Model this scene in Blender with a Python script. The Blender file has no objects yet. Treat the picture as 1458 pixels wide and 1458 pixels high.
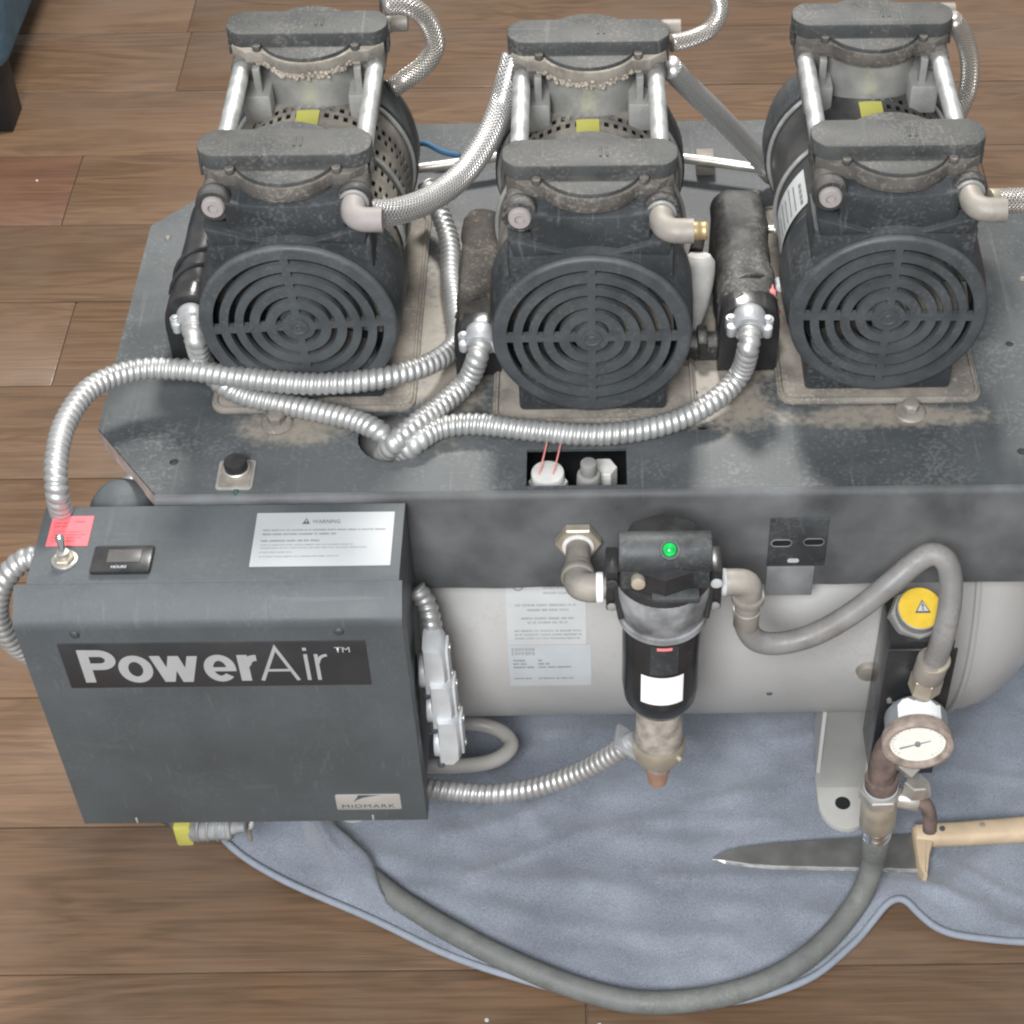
import bpy, bmesh, math, random
from mathutils import Vector, Matrix, noise
R = math.radians
PI = math.pi
sc = bpy.context.scene
col = sc.collection

# ------------------------------------------------------------ camera
cam_d = bpy.data.cameras.new('camera')
cam = bpy.data.objects.new('camera', cam_d)
col.objects.link(cam)
sc.camera = cam
pitch, roll = R(46.0), 0.012
fwd = Vector((0, math.cos(pitch), -math.sin(pitch)))
upv = Vector((0, math.sin(pitch), math.cos(pitch)))
rgt = Vector((1, 0, 0))
r2 = rgt * math.cos(roll) - upv * math.sin(roll)
u2 = upv * math.cos(roll) + rgt * math.sin(roll)
rot = Matrix((r2, u2, -fwd)).transposed().to_4x4()
cam.matrix_world = Matrix.Translation((0, -1.26, 1.70)) @ rot
cam_d.sensor_width = 36.0
cam_d.lens = 36.0 * 2600.0 / 1458.0
cam_d.shift_x = -(845.0 - 729.0) / 1458.0
cam_d.clip_start = 0.05
cam_d.clip_end = 60.0

# ------------------------------------------------------------ light
world = bpy.data.worlds.new('World')
sc.world = world
world.use_nodes = True
wb = world.node_tree.nodes['Background']
wb.inputs[0].default_value = (0.93, 0.97, 1.0, 1)
wb.inputs[1].default_value = 0.40

def area(name, loc, target, size, power, colr):
    d = bpy.data.lights.new(name, 'AREA')
    d.shape = 'DISK'
    d.size = size
    d.energy = power
    d.color = colr
    o = bpy.data.objects.new(name, d)
    col.objects.link(o)
    o.location = loc
    o.rotation_euler = (Vector(target) - Vector(loc)).to_track_quat('-Z', 'Y').to_euler()
    return o

area('ceiling_lamp', (0.0, 1.55, 2.45), (0.05, 0.1, 0.4), 0.42, 72, (1.0, 0.97, 0.93))
area('room_lamp', (-0.4, -2.05, 2.40), (0.0, -0.1, 0.3), 1.1, 124, (0.97, 0.98, 1.0))

sc.view_settings.view_transform = 'Standard'
sc.view_settings.look = 'None'
sc.view_settings.gamma = 1.0
sc.view_settings.exposure = 0.0
sc.view_settings.use_curve_mapping = False
sc.render.engine = 'CYCLES'
sc.cycles.filter_width = 2.2

# ------------------------------------------------------------ materials
MATS = {}

def deck_dust(N, L, geo, out):
    # drifts of brown dust lying on the deck between the motors
    total = None
    nz = N.new('ShaderNodeTexNoise')
    nz.inputs['Scale'].default_value = 26
    nz.inputs['Detail'].default_value = 9
    nz.inputs['Roughness'].default_value = 0.7
    L.new(geo.outputs['Position'], nz.inputs['Vector'])
    for cx, cy, sx, sy in ((-0.14, 0.13, 0.055, 0.17), (0.10, 0.10, 0.10, 0.10), (0.13, 0.02, 0.05, 0.04), (-0.28, -0.005, 0.07, 0.03), (0.0, -0.005, 0.13, 0.02), (0.27, -0.002, 0.11, 0.018)):
        sb = N.new('ShaderNodeVectorMath')
        sb.operation = 'SUBTRACT'
        L.new(geo.outputs['Position'], sb.inputs[0])
        sb.inputs[1].default_value = (cx, cy, 0.522)
        dv = N.new('ShaderNodeVectorMath')
        dv.operation = 'DIVIDE'
        L.new(sb.outputs[0], dv.inputs[0])
        dv.inputs[1].default_value = (sx, sy, 1.0)
        ln = N.new('ShaderNodeVectorMath')
        ln.operation = 'LENGTH'
        L.new(dv.outputs[0], ln.inputs[0])
        mr = N.new('ShaderNodeMapRange')
        mr.interpolation_type = 'SMOOTHSTEP'
        mr.inputs['From Min'].default_value = 1.5
        mr.inputs['From Max'].default_value = 0.35
        L.new(ln.outputs['Value'], mr.inputs['Value'])
        if total is None:
            total = mr.outputs[0]
        else:
            mx = N.new('ShaderNodeMath')
            mx.operation = 'MAXIMUM'
            L.new(total, mx.inputs[0])
            L.new(mr.outputs[0], mx.inputs[1])
            total = mx.outputs[0]
    gr = N.new('ShaderNodeTexNoise')
    gr.inputs['Scale'].default_value = 150
    gr.inputs['Detail'].default_value = 4
    L.new(geo.outputs['Position'], gr.inputs['Vector'])
    g2 = N.new('ShaderNodeMath')
    g2.operation = 'MULTIPLY_ADD'
    g2.inputs[1].default_value = 1.1
    g2.inputs[2].default_value = -0.55
    L.new(gr.outputs[0], g2.inputs[0])
    n3 = N.new('ShaderNodeMath')
    n3.operation = 'MULTIPLY_ADD'
    n3.inputs[1].default_value = 1.7
    L.new(nz.outputs[0], n3.inputs[0])
    L.new(g2.outputs[0], n3.inputs[2])
    n4 = N.new('ShaderNodeMath')
    n4.operation = 'ADD'
    n4.inputs[1].default_value = -0.35
    L.new(n3.outputs[0], n4.inputs[0])
    ad = N.new('ShaderNodeMath')
    ad.operation = 'ADD'
    L.new(total, ad.inputs[0])
    L.new(n4.outputs[0], ad.inputs[1])
    rg = N.new('ShaderNodeMapRange')
    rg.interpolation_type = 'SMOOTHSTEP'
    rg.inputs['From Min'].default_value = 0.80
    rg.inputs['From Max'].default_value = 1.60
    rg.inputs['To Max'].default_value = 0.85
    L.new(ad.outputs[0], rg.inputs['Value'])
    mix = N.new('ShaderNodeMix')
    mix.data_type = 'RGBA'
    L.new(rg.outputs[0], mix.inputs[0])
    L.new(out, mix.inputs[6])
    mix.inputs[7].default_value = (0.27, 0.238, 0.195, 1)
    return mix.outputs[2]

def M(name, base, rough=0.5, metal=0.0, var=0.12, scale=40.0, bump=0.0, bscale=None,
      dust=0.0, dcol=(0.27, 0.25, 0.225), dscale=14.0, spec=0.4, rvar=0.1, world_co=False, dthr=0.5, scr=0.0, grit=0.0):
    m = bpy.data.materials.new(name)
    m.use_nodes = True
    nt = m.node_tree
    N, L = nt.nodes, nt.links
    bs = N['Principled BSDF']
    bs.inputs['Roughness'].default_value = rough
    bs.inputs['Metallic'].default_value = metal
    bs.inputs['Specular IOR Level'].default_value = spec
    tc = N.new('ShaderNodeTexCoord')
    geo = N.new('ShaderNodeNewGeometry')
    co = geo.outputs['Position'] if world_co else tc.outputs['Object']
    n1 = N.new('ShaderNodeTexNoise')
    n1.inputs['Scale'].default_value = scale
    n1.inputs['Detail'].default_value = 5
    L.new(co, n1.inputs['Vector'])
    mr = N.new('ShaderNodeMapRange')
    mr.inputs['From Min'].default_value = 0.3
    mr.inputs['From Max'].default_value = 0.7
    mr.inputs['To Min'].default_value = 1 - var
    mr.inputs['To Max'].default_value = 1 + var
    L.new(n1.outputs[0], mr.inputs['Value'])
    mx = N.new('ShaderNodeMix')
    mx.data_type = 'RGBA'
    mx.blend_type = 'MULTIPLY'
    mx.inputs[0].default_value = 1.0
    mx.inputs[6].default_value = (*base, 1)
    L.new(mr.outputs[0], mx.inputs[7])
    out = mx.outputs[2]
    rr = N.new('ShaderNodeMapRange')
    rr.inputs['From Min'].default_value = 0.3
    rr.inputs['From Max'].default_value = 0.7
    rr.inputs['To Min'].default_value = max(0.02, rough - rvar)
    rr.inputs['To Max'].default_value = min(1, rough + rvar)
    L.new(n1.outputs[0], rr.inputs['Value'])
    rout = rr.outputs[0]
    if dust > 0:
        n2 = N.new('ShaderNodeTexNoise')
        n2.inputs['Scale'].default_value = dscale
        n2.inputs['Detail'].default_value = 8
        n2.inputs['Roughness'].default_value = 0.65
        L.new(geo.outputs['Position'], n2.inputs['Vector'])
        d1 = N.new('ShaderNodeMapRange')
        d1.interpolation_type = 'SMOOTHSTEP'
        d1.inputs['From Min'].default_value = dthr - 0.18
        d1.inputs['From Max'].default_value = dthr + 0.18
        d1.inputs['To Min'].default_value = 0.25
        L.new(n2.outputs[0], d1.inputs['Value'])
        sp = N.new('ShaderNodeSeparateXYZ')
        L.new(geo.outputs['Normal'], sp.inputs[0])
        d2 = N.new('ShaderNodeMapRange')
        d2.inputs['From Min'].default_value = -0.1
        d2.inputs['From Max'].default_value = 0.9
        d2.inputs['To Min'].default_value = 0.25
        L.new(sp.outputs[2], d2.inputs['Value'])
        mm = N.new('ShaderNodeMath')
        mm.operation = 'MULTIPLY'
        L.new(d1.outputs[0], mm.inputs[0])
        L.new(d2.outputs[0], mm.inputs[1])
        m3 = N.new('ShaderNodeMath')
        m3.operation = 'MULTIPLY'
        m3.inputs[1].default_value = dust
        L.new(mm.outputs[0], m3.inputs[0])
        dm = N.new('ShaderNodeMix')
        dm.data_type = 'RGBA'
        L.new(m3.outputs[0], dm.inputs[0])
        L.new(out, dm.inputs[6])
        dm.inputs[7].default_value = (*dcol, 1)
        out = dm.outputs[2]
        rm = N.new('ShaderNodeMix')
        L.new(m3.outputs[0], rm.inputs[0])
        L.new(rout, rm.inputs[2])
        rm.inputs[3].default_value = 0.95
        rout = rm.outputs[0]
        if metal > 0:
            im = N.new('ShaderNodeMath')
            im.operation = 'MULTIPLY_ADD'
            im.inputs[1].default_value = -metal
            im.inputs[2].default_value = metal
            L.new(m3.outputs[0], im.inputs[0])
            L.new(im.outputs[0], bs.inputs['Metallic'])
    def overlay(fac, colr, out):
        mo = N.new('ShaderNodeMix')
        mo.data_type = 'RGBA'
        L.new(fac, mo.inputs[0])
        L.new(out, mo.inputs[6])
        mo.inputs[7].default_value = (*colr, 1)
        return mo.outputs[2]
    if scr > 0:
        # fine scratches and rub marks
        for ang, sx_, sy_ in ((0.5, 190, 7), (-0.9, 6, 230), (1.9, 150, 5)):
            mp = N.new('ShaderNodeMapping')
            mp.inputs['Rotation'].default_value = (0.4, 0.3, ang)
            mp.inputs['Scale'].default_value = (sx_, sy_, 30)
            L.new(geo.outputs['Position'], mp.inputs['Vector'])
            ns = N.new('ShaderNodeTexNoise')
            ns.inputs['Scale'].default_value = 1.0
            ns.inputs['Detail'].default_value = 2
            L.new(mp.outputs[0], ns.inputs['Vector'])
            ms = N.new('ShaderNodeMapRange')
            ms.inputs['From Min'].default_value = 0.66
            ms.inputs['From Max'].default_value = 0.76
            ms.inputs['To Max'].default_value = scr
            L.new(ns.outputs[0], ms.inputs['Value'])
            out = overlay(ms.outputs[0], (0.26, 0.26, 0.255), out)
    if grit > 0:
        ng = N.new('ShaderNodeTexNoise')
        ng.inputs['Scale'].default_value = 260
        ng.inputs['Detail'].default_value = 3
        L.new(geo.outputs['Position'], ng.inputs['Vector'])
        nb = N.new('ShaderNodeTexNoise')
        nb.inputs['Scale'].default_value = 17
        nb.inputs['Detail'].default_value = 6
        L.new(geo.outputs['Position'], nb.inputs['Vector'])
        ab = N.new('ShaderNodeMath')
        ab.operation = 'MULTIPLY_ADD'
        ab.inputs[1].default_value = 0.7
        L.new(nb.outputs[0], ab.inputs[0])
        L.new(ng.outputs[0], ab.inputs[2])
        mg = N.new('ShaderNodeMapRange')
        mg.inputs['From Min'].default_value = 0.90
        mg.inputs['From Max'].default_value = 1.08
        mg.inputs['To Max'].default_value = grit
        L.new(ab.outputs[0], mg.inputs['Value'])
        out = overlay(mg.outputs[0], dcol, out)
    if name == 'deck_paint':
        out = deck_dust(N, L, geo, out)
    L.new(out, bs.inputs['Base Color'])
    L.new(rout, bs.inputs['Roughness'])
    if bump > 0:
        n3 = N.new('ShaderNodeTexNoise')
        n3.inputs['Scale'].default_value = bscale or scale * 6
        n3.inputs['Detail'].default_value = 4
        L.new(co, n3.inputs['Vector'])
        b = N.new('ShaderNodeBump')
        b.inputs['Strength'].default_value = min(1.0, bump)
        b.inputs['Distance'].default_value = 0.001
        L.new(n3.outputs[0], b.inputs['Height'])
        L.new(b.outputs[0], bs.inputs['Normal'])
    MATS[name] = m
    return m

M('deck_paint', (0.028, 0.034, 0.037), 0.40, var=0.35, scale=7, bump=0.15, bscale=300, dust=0.42, dscale=6, dcol=(0.19, 0.195, 0.195), world_co=True, scr=0.16, grit=0.35)
M('skirt_paint', (0.205, 0.212, 0.218), 0.5, var=0.6, scale=12, bump=0.12, bscale=300, dust=0.45, dscale=8, dcol=(0.2, 0.2, 0.195), world_co=True, scr=0.14, grit=0.2)
M('worn_edge', (0.36, 0.29, 0.26), 0.7, var=0.25, scale=60)
M('box_paint', (0.056, 0.065, 0.069), 0.46, var=0.16, scale=12, bump=0.25, bscale=900, dust=0.5, dscale=9, dcol=(0.15, 0.16, 0.165), scr=0.10, grit=0.12)
M('plastic_black', (0.024, 0.028, 0.031), 0.45, var=0.3, scale=30, bump=0.2, bscale=700, dust=0.34, dscale=24, dcol=(0.19, 0.19, 0.185), grit=0.2)
M('cover_black', (0.020, 0.024, 0.027), 0.45, var=0.3, scale=18, bump=0.25, bscale=600, dust=0.32, dscale=14, dcol=(0.17, 0.175, 0.175), scr=0.16, grit=0.28)
M('head_paint', (0.033, 0.037, 0.038), 0.55, var=0.3, scale=25, bump=0.5, bscale=400, dust=0.30, dscale=30, dcol=(0.20, 0.185, 0.165), scr=0.2, grit=0.36)
M('head_rim', (0.045, 0.042, 0.040), 0.75, var=0.35, scale=40, bump=0.5, bscale=400, dust=0.6, dscale=45, dcol=(0.27, 0.24, 0.205), grit=0.5)
M('head_crust', (0.075, 0.07, 0.064), 0.85, var=0.35, scale=40, bump=0.8, bscale=260, dust=1.0, dscale=38, dcol=(0.46, 0.41, 0.34), dthr=0.46)
M('gasket_dust', (0.34, 0.30, 0.25), 0.95, var=0.4, scale=70, bump=0.9, bscale=260)
M('grille_plastic', (0.043, 0.049, 0.053), 0.45, var=0.3, scale=30, bump=0.2, bscale=700, dust=0.3, dscale=24, dcol=(0.2, 0.2, 0.195), grit=0.15)
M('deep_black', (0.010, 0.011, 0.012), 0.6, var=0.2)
M('gloss_black', (0.014, 0.015, 0.017), 0.22, var=0.2, scale=20, bump=0.1, bscale=200, dust=0.12, dscale=25)
M('rubber_black', (0.022, 0.022, 0.022), 0.55, var=0.3, scale=50, bump=0.8, bscale=160, dust=0.5, dscale=70, dcol=(0.22, 0.21, 0.195), dthr=0.60, grit=0.5)
M('rubber_dusty', (0.020, 0.019, 0.017), 0.8, var=0.4, scale=50, bump=0.8, bscale=120, dust=0.25, dscale=34, dcol=(0.20, 0.17, 0.14), grit=0.45)
M('aluminium', (0.58, 0.59, 0.59), 0.36, metal=0.8, var=0.15, scale=60, bump=0.15, bscale=300, dust=0.35, dscale=60, dthr=0.56, grit=0.3)
M('cast_grey', (0.26, 0.26, 0.25), 0.5, metal=0.3, var=0.2, scale=40, bump=0.4, bscale=300, dust=0.4, dscale=30)
M('sleeve', (0.45, 0.45, 0.43), 0.38, metal=0.7, var=0.2, scale=30, dust=0.35, dscale=40, grit=0.3)
M('motor_steel', (0.07, 0.069, 0.066), 0.5, metal=0.2, var=0.35, scale=40, dust=0.85, dscale=34, dcol=(0.36, 0.325, 0.27))
M('motor_black', (0.018, 0.02, 0.022), 0.35, var=0.2, scale=30, dust=0.25, dscale=18)
M('seam_steel', (0.42, 0.42, 0.40), 0.45, metal=0.5, var=0.2, scale=60)
M('plate_dusty', (0.115, 0.105, 0.092), 0.8, var=0.35, scale=30, bump=0.5, bscale=200, dust=0.7, dscale=22, dcol=(0.32, 0.285, 0.24), grit=0.6)
M('conduit_zinc', (0.47, 0.47, 0.46), 0.45, metal=0.68, var=0.05, scale=30)
M('conduit_grimy', (0.45, 0.43, 0.40), 0.5, metal=0.6, var=0.25, scale=60, dust=0.5, dscale=30)
M('connector_zinc', (0.40, 0.41, 0.42), 0.48, metal=0.45, var=0.12, scale=60, bump=0.3, bscale=300)
M('connector_pale', (0.58, 0.60, 0.61), 0.45, metal=0.3, var=0.08, scale=60, bump=0.2, bscale=300)
M('tank_paint', (0.40, 0.398, 0.388), 0.36, var=0.12, scale=6, bump=0.1, bscale=250, dust=0.22, dscale=9, dcol=(0.3, 0.27, 0.23), world_co=True, grit=0.22)
M('foot_paint', (0.45, 0.45, 0.43), 0.5, var=0.08, scale=20, dust=0.3, dscale=14, dcol=(0.30, 0.25, 0.2))
M('paper', (0.38, 0.395, 0.40), 0.5, var=0.03, scale=12)
M('paper_blank', (0.92, 0.92, 0.91), 0.5, var=0.02)
M('paper_dull', (0.44, 0.45, 0.45), 0.6, var=0.06, scale=30)
M('paper_blue', (0.42, 0.445, 0.46), 0.6, var=0.06, scale=30)
M('print_grey', (0.17, 0.18, 0.185), 0.6, var=0.2)
M('print_faint', (0.255, 0.265, 0.27), 0.6, var=0.2)
M('print_dark', (0.07, 0.08, 0.09), 0.6)
M('label_red', (0.80, 0.16, 0.18), 0.55, var=0.05, scale=60)
M('print_red', (0.52, 0.08, 0.10), 0.6)
M('strip_black', (0.020, 0.022, 0.025), 0.4, var=0.1, dust=0.12)
M('letter_silver', (0.40, 0.41, 0.42), 0.42, metal=0.25, var=0.04)
M('badge_silver', (0.40, 0.385, 0.36), 0.45, metal=0.25, var=0.06, scale=60)
M('yellow', (0.62, 0.42, 0.04), 0.45, var=0.08, scale=80)
M('yellow_tag', (0.46, 0.44, 0.10), 0.6, var=0.08)
M('green_glass', (0.01, 0.42, 0.08), 0.08, var=0.4, scale=160)
M('pink_plug', (0.255, 0.23, 0.222), 0.5, var=0.15, dust=0.2)
M('fitting_tan', (0.27, 0.25, 0.222), 0.48, metal=0.3, var=0.25, scale=40, bump=0.3, bscale=200, dust=0.4, dscale=40, dcol=(0.22, 0.19, 0.155))
M('brass', (0.42, 0.32, 0.17), 0.45, metal=0.7, var=0.15, scale=40)
M('brass_dull', (0.46, 0.41, 0.32), 0.42, metal=0.6, var=0.18, scale=40, dust=0.25)
M('nickel', (0.62, 0.59, 0.54), 0.33, metal=0.8, var=0.15, scale=40, dust=0.15)
M('chrome', (0.85, 0.85, 0.85), 0.12, metal=1.0, var=0.1)
M('rust_pale', (0.29, 0.235, 0.20), 0.85, var=0.35, scale=90, bump=0.8, bscale=260)
M('scuffed', (0.20, 0.205, 0.21), 0.5, var=0.55, scale=45, bump=0.4, bscale=150)
M('rust', (0.135, 0.098, 0.083), 0.85, var=0.4, scale=70, bump=0.8, bscale=260)
M('copper_tip', (0.45, 0.27, 0.19), 0.45, metal=0.4, var=0.15)
M('clear_drain', (0.36, 0.33, 0.29), 0.25, var=0.5, scale=60, dust=0.5, dscale=60, dcol=(0.2, 0.13, 0.09))
M('grey_pvc', (0.20, 0.198, 0.196), 0.33, var=0.25, scale=30, dust=0.5, dscale=40, dcol=(0.15, 0.13, 0.11), grit=0.5)
M('cable_grey', (0.36, 0.345, 0.32), 0.4, var=0.1, scale=30)
M('olive_hose', (0.135, 0.142, 0.135), 0.55, var=0.2, scale=40, bump=0.2, bscale=200, dust=0.3, dscale=25, dcol=(0.22, 0.22, 0.2), grit=0.4)
M('dial', (0.80, 0.79, 0.72), 0.4, var=0.06, scale=60)
M('steel_blade', (0.30, 0.30, 0.29), 0.36, metal=0.8, var=0.15, scale=30, bump=0.15, bscale=200)
M('blade_edge', (0.36, 0.36, 0.35), 0.3, metal=0.8, var=0.1)
M('white_tape', (0.62, 0.61, 0.58), 0.6, var=0.15, scale=60, bump=0.4, bscale=200, dust=0.2)
M('blue_plastic', (0.04, 0.12, 0.22), 0.6)
M('wire_red', (0.55, 0.20, 0.18), 0.5)
M('wire_green', (0.02, 0.08, 0.05), 0.5)
M('sofa_cloth', (0.070, 0.125, 0.165), 0.9, var=0.2, scale=60, bump=0.5, bscale=700)
M('sofa_leg', (0.012, 0.011, 0.012), 0.5)
M('gauge_case', (0.36, 0.40, 0.42), 0.4, metal=0.3, var=0.15)
M('red_mark', (0.75, 0.22, 0.22), 0.5)
M('meter_face', (0.10, 0.095, 0.09), 0.25)

def wood(name, base, alt, worn, sat):
    m = bpy.data.materials.new(name)
    m.use_nodes = True
    nt = m.node_tree
    N, L = nt.nodes, nt.links
    bs = N['Principled BSDF']
    geo = N.new('ShaderNodeNewGeometry')
    oi = N.new('ShaderNodeObjectInfo')
    off = N.new('ShaderNodeVectorMath')
    off.operation = 'MULTIPLY_ADD'
    cmb = N.new('ShaderNodeCombineXYZ')
    for i in range(3):
        L.new(oi.outputs['Random'], cmb.inputs[i])
    off.inputs[1].default_value = (7.1, 3.3, 11.7)
    L.new(cmb.outputs[0], off.inputs[0])
    L.new(geo.outputs['Position'], off.inputs[2])
    mp = N.new('ShaderNodeMapping')
    mp.inputs['Scale'].default_value = (2.2, 17, 17)
    L.new(off.outputs[0], mp.inputs['Vector'])
    n1 = N.new('ShaderNodeTexNoise')
    n1.inputs['Scale'].default_value = 1.0
    n1.inputs['Detail'].default_value = 5
    n1.inputs['Distortion'].default_value = 1.2
    L.new(mp.outputs[0], n1.inputs['Vector'])
    # growth rings: many bands of the stretched field
    ml = N.new('ShaderNodeMath')
    ml.operation = 'MULTIPLY'
    ml.inputs[1].default_value = 34.0
    L.new(n1.outputs[0], ml.inputs[0])
    sn = N.new('ShaderNodeMath')
    sn.operation = 'SINE'
    L.new(ml.outputs[0], sn.inputs[0])
    mp2 = N.new('ShaderNodeMapping')
    mp2.inputs['Scale'].default_value = (9, 240, 240)
    L.new(off.outputs[0], mp2.inputs['Vector'])
    n2 = N.new('ShaderNodeTexNoise')
    n2.inputs['Scale'].default_value = 1.0
    n2.inputs['Detail'].default_value = 3
    L.new(mp2.outputs[0], n2.inputs['Vector'])
    add = N.new('ShaderNodeMath')
    add.operation = 'MULTIPLY_ADD'
    add.inputs[1].default_value = 0.16
    L.new(sn.outputs[0], add.inputs[0])
    L.new(n2.outputs[0], add.inputs[2])
    mr = N.new('ShaderNodeMapRange')
    mr.inputs['From Min'].default_value = 0.22
    mr.inputs['From Max'].default_value = 0.78
    L.new(add.outputs[0], mr.inputs['Value'])
    cr = N.new('ShaderNodeMix')
    cr.data_type = 'RGBA'
    cr.inputs[6].default_value = (*alt, 1)
    cr.inputs[7].default_value = (*base, 1)
    L.new(mr.outputs[0], cr.inputs[0])
    # broad wear patches
    n3 = N.new('ShaderNodeTexNoise')
    n3.inputs['Scale'].default_value = 5.0
    n3.inputs['Detail'].default_value = 6
    L.new(geo.outputs['Position'], n3.inputs['Vector'])
    m3 = N.new('ShaderNodeMapRange')
    m3.inputs['From Min'].default_value = 0.42
    m3.inputs['From Max'].default_value = 0.68
    m3.inputs['To Max'].default_value = 0.75
    L.new(n3.outputs[0], m3.inputs['Value'])
    wr = N.new('ShaderNodeMix')
    wr.data_type = 'RGBA'
    wr.inputs[7].default_value = (*worn, 1)
    L.new(m3.outputs[0], wr.inputs[0])
    L.new(cr.outputs[2], wr.inputs[6])
    # plank to plank tone
    tr = N.new('ShaderNodeMapRange')
    tr.inputs['To Min'].default_value = 0.86
    tr.inputs['To Max'].default_value = 1.12
    L.new(oi.outputs['Random'], tr.inputs['Value'])
    hs = N.new('ShaderNodeHueSaturation')
    hs.inputs['Saturation'].default_value = sat
    L.new(tr.outputs[0], hs.inputs['Value'])
    L.new(wr.outputs[2], hs.inputs['Color'])
    L.new(hs.outputs[0], bs.inputs['Base Color'])
    bs.inputs['Roughness'].default_value = 0.34
    b = N.new('ShaderNodeBump')
    b.inputs['Strength'].default_value = 0.35
    b.inputs['Distance'].default_value = 0.0015
    L.new(add.outputs[0], b.inputs['Height'])
    L.new(b.outputs[0], bs.inputs['Normal'])
    MATS[name] = m

wood('wood_floor', (0.195, 0.118, 0.069), (0.118, 0.071, 0.041), (0.188, 0.125, 0.085), 1.0)
wood('wood_red', (0.17, 0.085, 0.050), (0.11, 0.055, 0.034), (0.16, 0.09, 0.06), 1.0)
M('handle_wood', (0.52, 0.40, 0.27), 0.55, var=0.18, scale=30, bump=0.3, bscale=120)
M('plank_gap', (0.15, 0.10, 0.072), 0.9)
M('plank_end', (0.30, 0.22, 0.17), 0.8, var=0.2)

def braid_mat(name, colr, dark, n=14, pitch=0.020):
    m = bpy.data.materials.new(name)
    m.use_nodes = True
    nt = m.node_tree
    N, L = nt.nodes, nt.links
    bs = N['Principled BSDF']
    uv = N.new('ShaderNodeUVMap')
    sp = N.new('ShaderNodeSeparateXYZ')
    L.new(uv.outputs[0], sp.inputs[0])
    def strand(sign):
        a = N.new('ShaderNodeMath'); a.operation = 'MULTIPLY'; a.inputs[1].default_value = n * 2 * PI
        L.new(sp.outputs[0], a.inputs[0])
        c = N.new('ShaderNodeMath'); c.operation = 'MULTIPLY_ADD'; c.inputs[1].default_value = sign * 2 * PI * 5 / pitch
        L.new(sp.outputs[1], c.inputs[0]); L.new(a.outputs[0], c.inputs[2])
        s = N.new('ShaderNodeMath'); s.operation = 'SINE'
        L.new(c.outputs[0], s.inputs[0])
        return s
    s1, s2 = strand(1), strand(-1)
    mx = N.new('ShaderNodeMath'); mx.operation = 'MAXIMUM'
    L.new(s1.outputs[0], mx.inputs[0]); L.new(s2.outputs[0], mx.inputs[1])
    mr = N.new('ShaderNodeMapRange')
    mr.inputs['From Min'].default_value = -0.5
    mr.inputs['From Max'].default_value = 0.8
    L.new(mx.outputs[0], mr.inputs['Value'])
    cr = N.new('ShaderNodeMix'); cr.data_type = 'RGBA'
    cr.inputs[6].default_value = (*dark, 1); cr.inputs[7].default_value = (*colr, 1)
    L.new(mr.outputs[0], cr.inputs[0])
    L.new(cr.outputs[2], bs.inputs['Base Color'])
    bs.inputs['Metallic'].default_value = 0.75
    bs.inputs['Roughness'].default_value = 0.34
    b = N.new('ShaderNodeBump')
    b.inputs['Strength'].default_value = 0.8
    b.inputs['Distance'].default_value = 0.0012
    L.new(mr.outputs[0], b.inputs['Height'])
    L.new(b.outputs[0], bs.inputs['Normal'])
    MATS[name] = m
braid_mat('braid_steel', (0.80, 0.79, 0.77), (0.30, 0.29, 0.28))
braid_mat('braid_old', (0.70, 0.66, 0.60), (0.24, 0.22, 0.20))

def towel_mat():
    m = bpy.data.materials.new('terry')
    m.use_nodes = True
    nt = m.node_tree
    N, L = nt.nodes, nt.links
    bs = N['Principled BSDF']
    geo = N.new('ShaderNodeNewGeometry')
    n1 = N.new('ShaderNodeTexNoise'); n1.inputs['Scale'].default_value = 560; n1.inputs['Detail'].default_value = 3
    n2 = N.new('ShaderNodeTexNoise'); n2.inputs['Scale'].default_value = 9; n2.inputs['Detail'].default_value = 5
    L.new(geo.outputs['Position'], n1.inputs['Vector']); L.new(geo.outputs['Position'], n2.inputs['Vector'])
    a = N.new('ShaderNodeMath'); a.operation = 'MULTIPLY_ADD'; a.inputs[1].default_value = 0.9
    L.new(n1.outputs[0], a.inputs[0]); L.new(n2.outputs[0], a.inputs[2])
    mr = N.new('ShaderNodeMapRange'); mr.inputs['From Min'].default_value = 0.62; mr.inputs['From Max'].default_value = 1.28
    L.new(a.outputs[0], mr.inputs['Value'])
    cr = N.new('ShaderNodeMix'); cr.data_type = 'RGBA'
    cr.inputs[6].default_value = (0.125, 0.142, 0.172, 1); cr.inputs[7].default_value = (0.300, 0.328, 0.378, 1)
    L.new(mr.outputs[0], cr.inputs[0])
    L.new(cr.outputs[2], bs.inputs['Base Color'])
    bs.inputs['Roughness'].default_value = 0.95
    bs.inputs['Sheen Weight'].default_value = 0.35
    b = N.new('ShaderNodeBump'); b.inputs['Strength'].default_value = 0.9; b.inputs['Distance'].default_value = 0.0014
    L.new(n1.outputs[0], b.inputs['Height']); L.new(b.outputs[0], bs.inputs['Normal'])
    MATS['terry'] = m
towel_mat()
M('hem', (0.25, 0.275, 0.32), 0.9, var=0.08, scale=80, bump=0.3, bscale=700)

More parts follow.
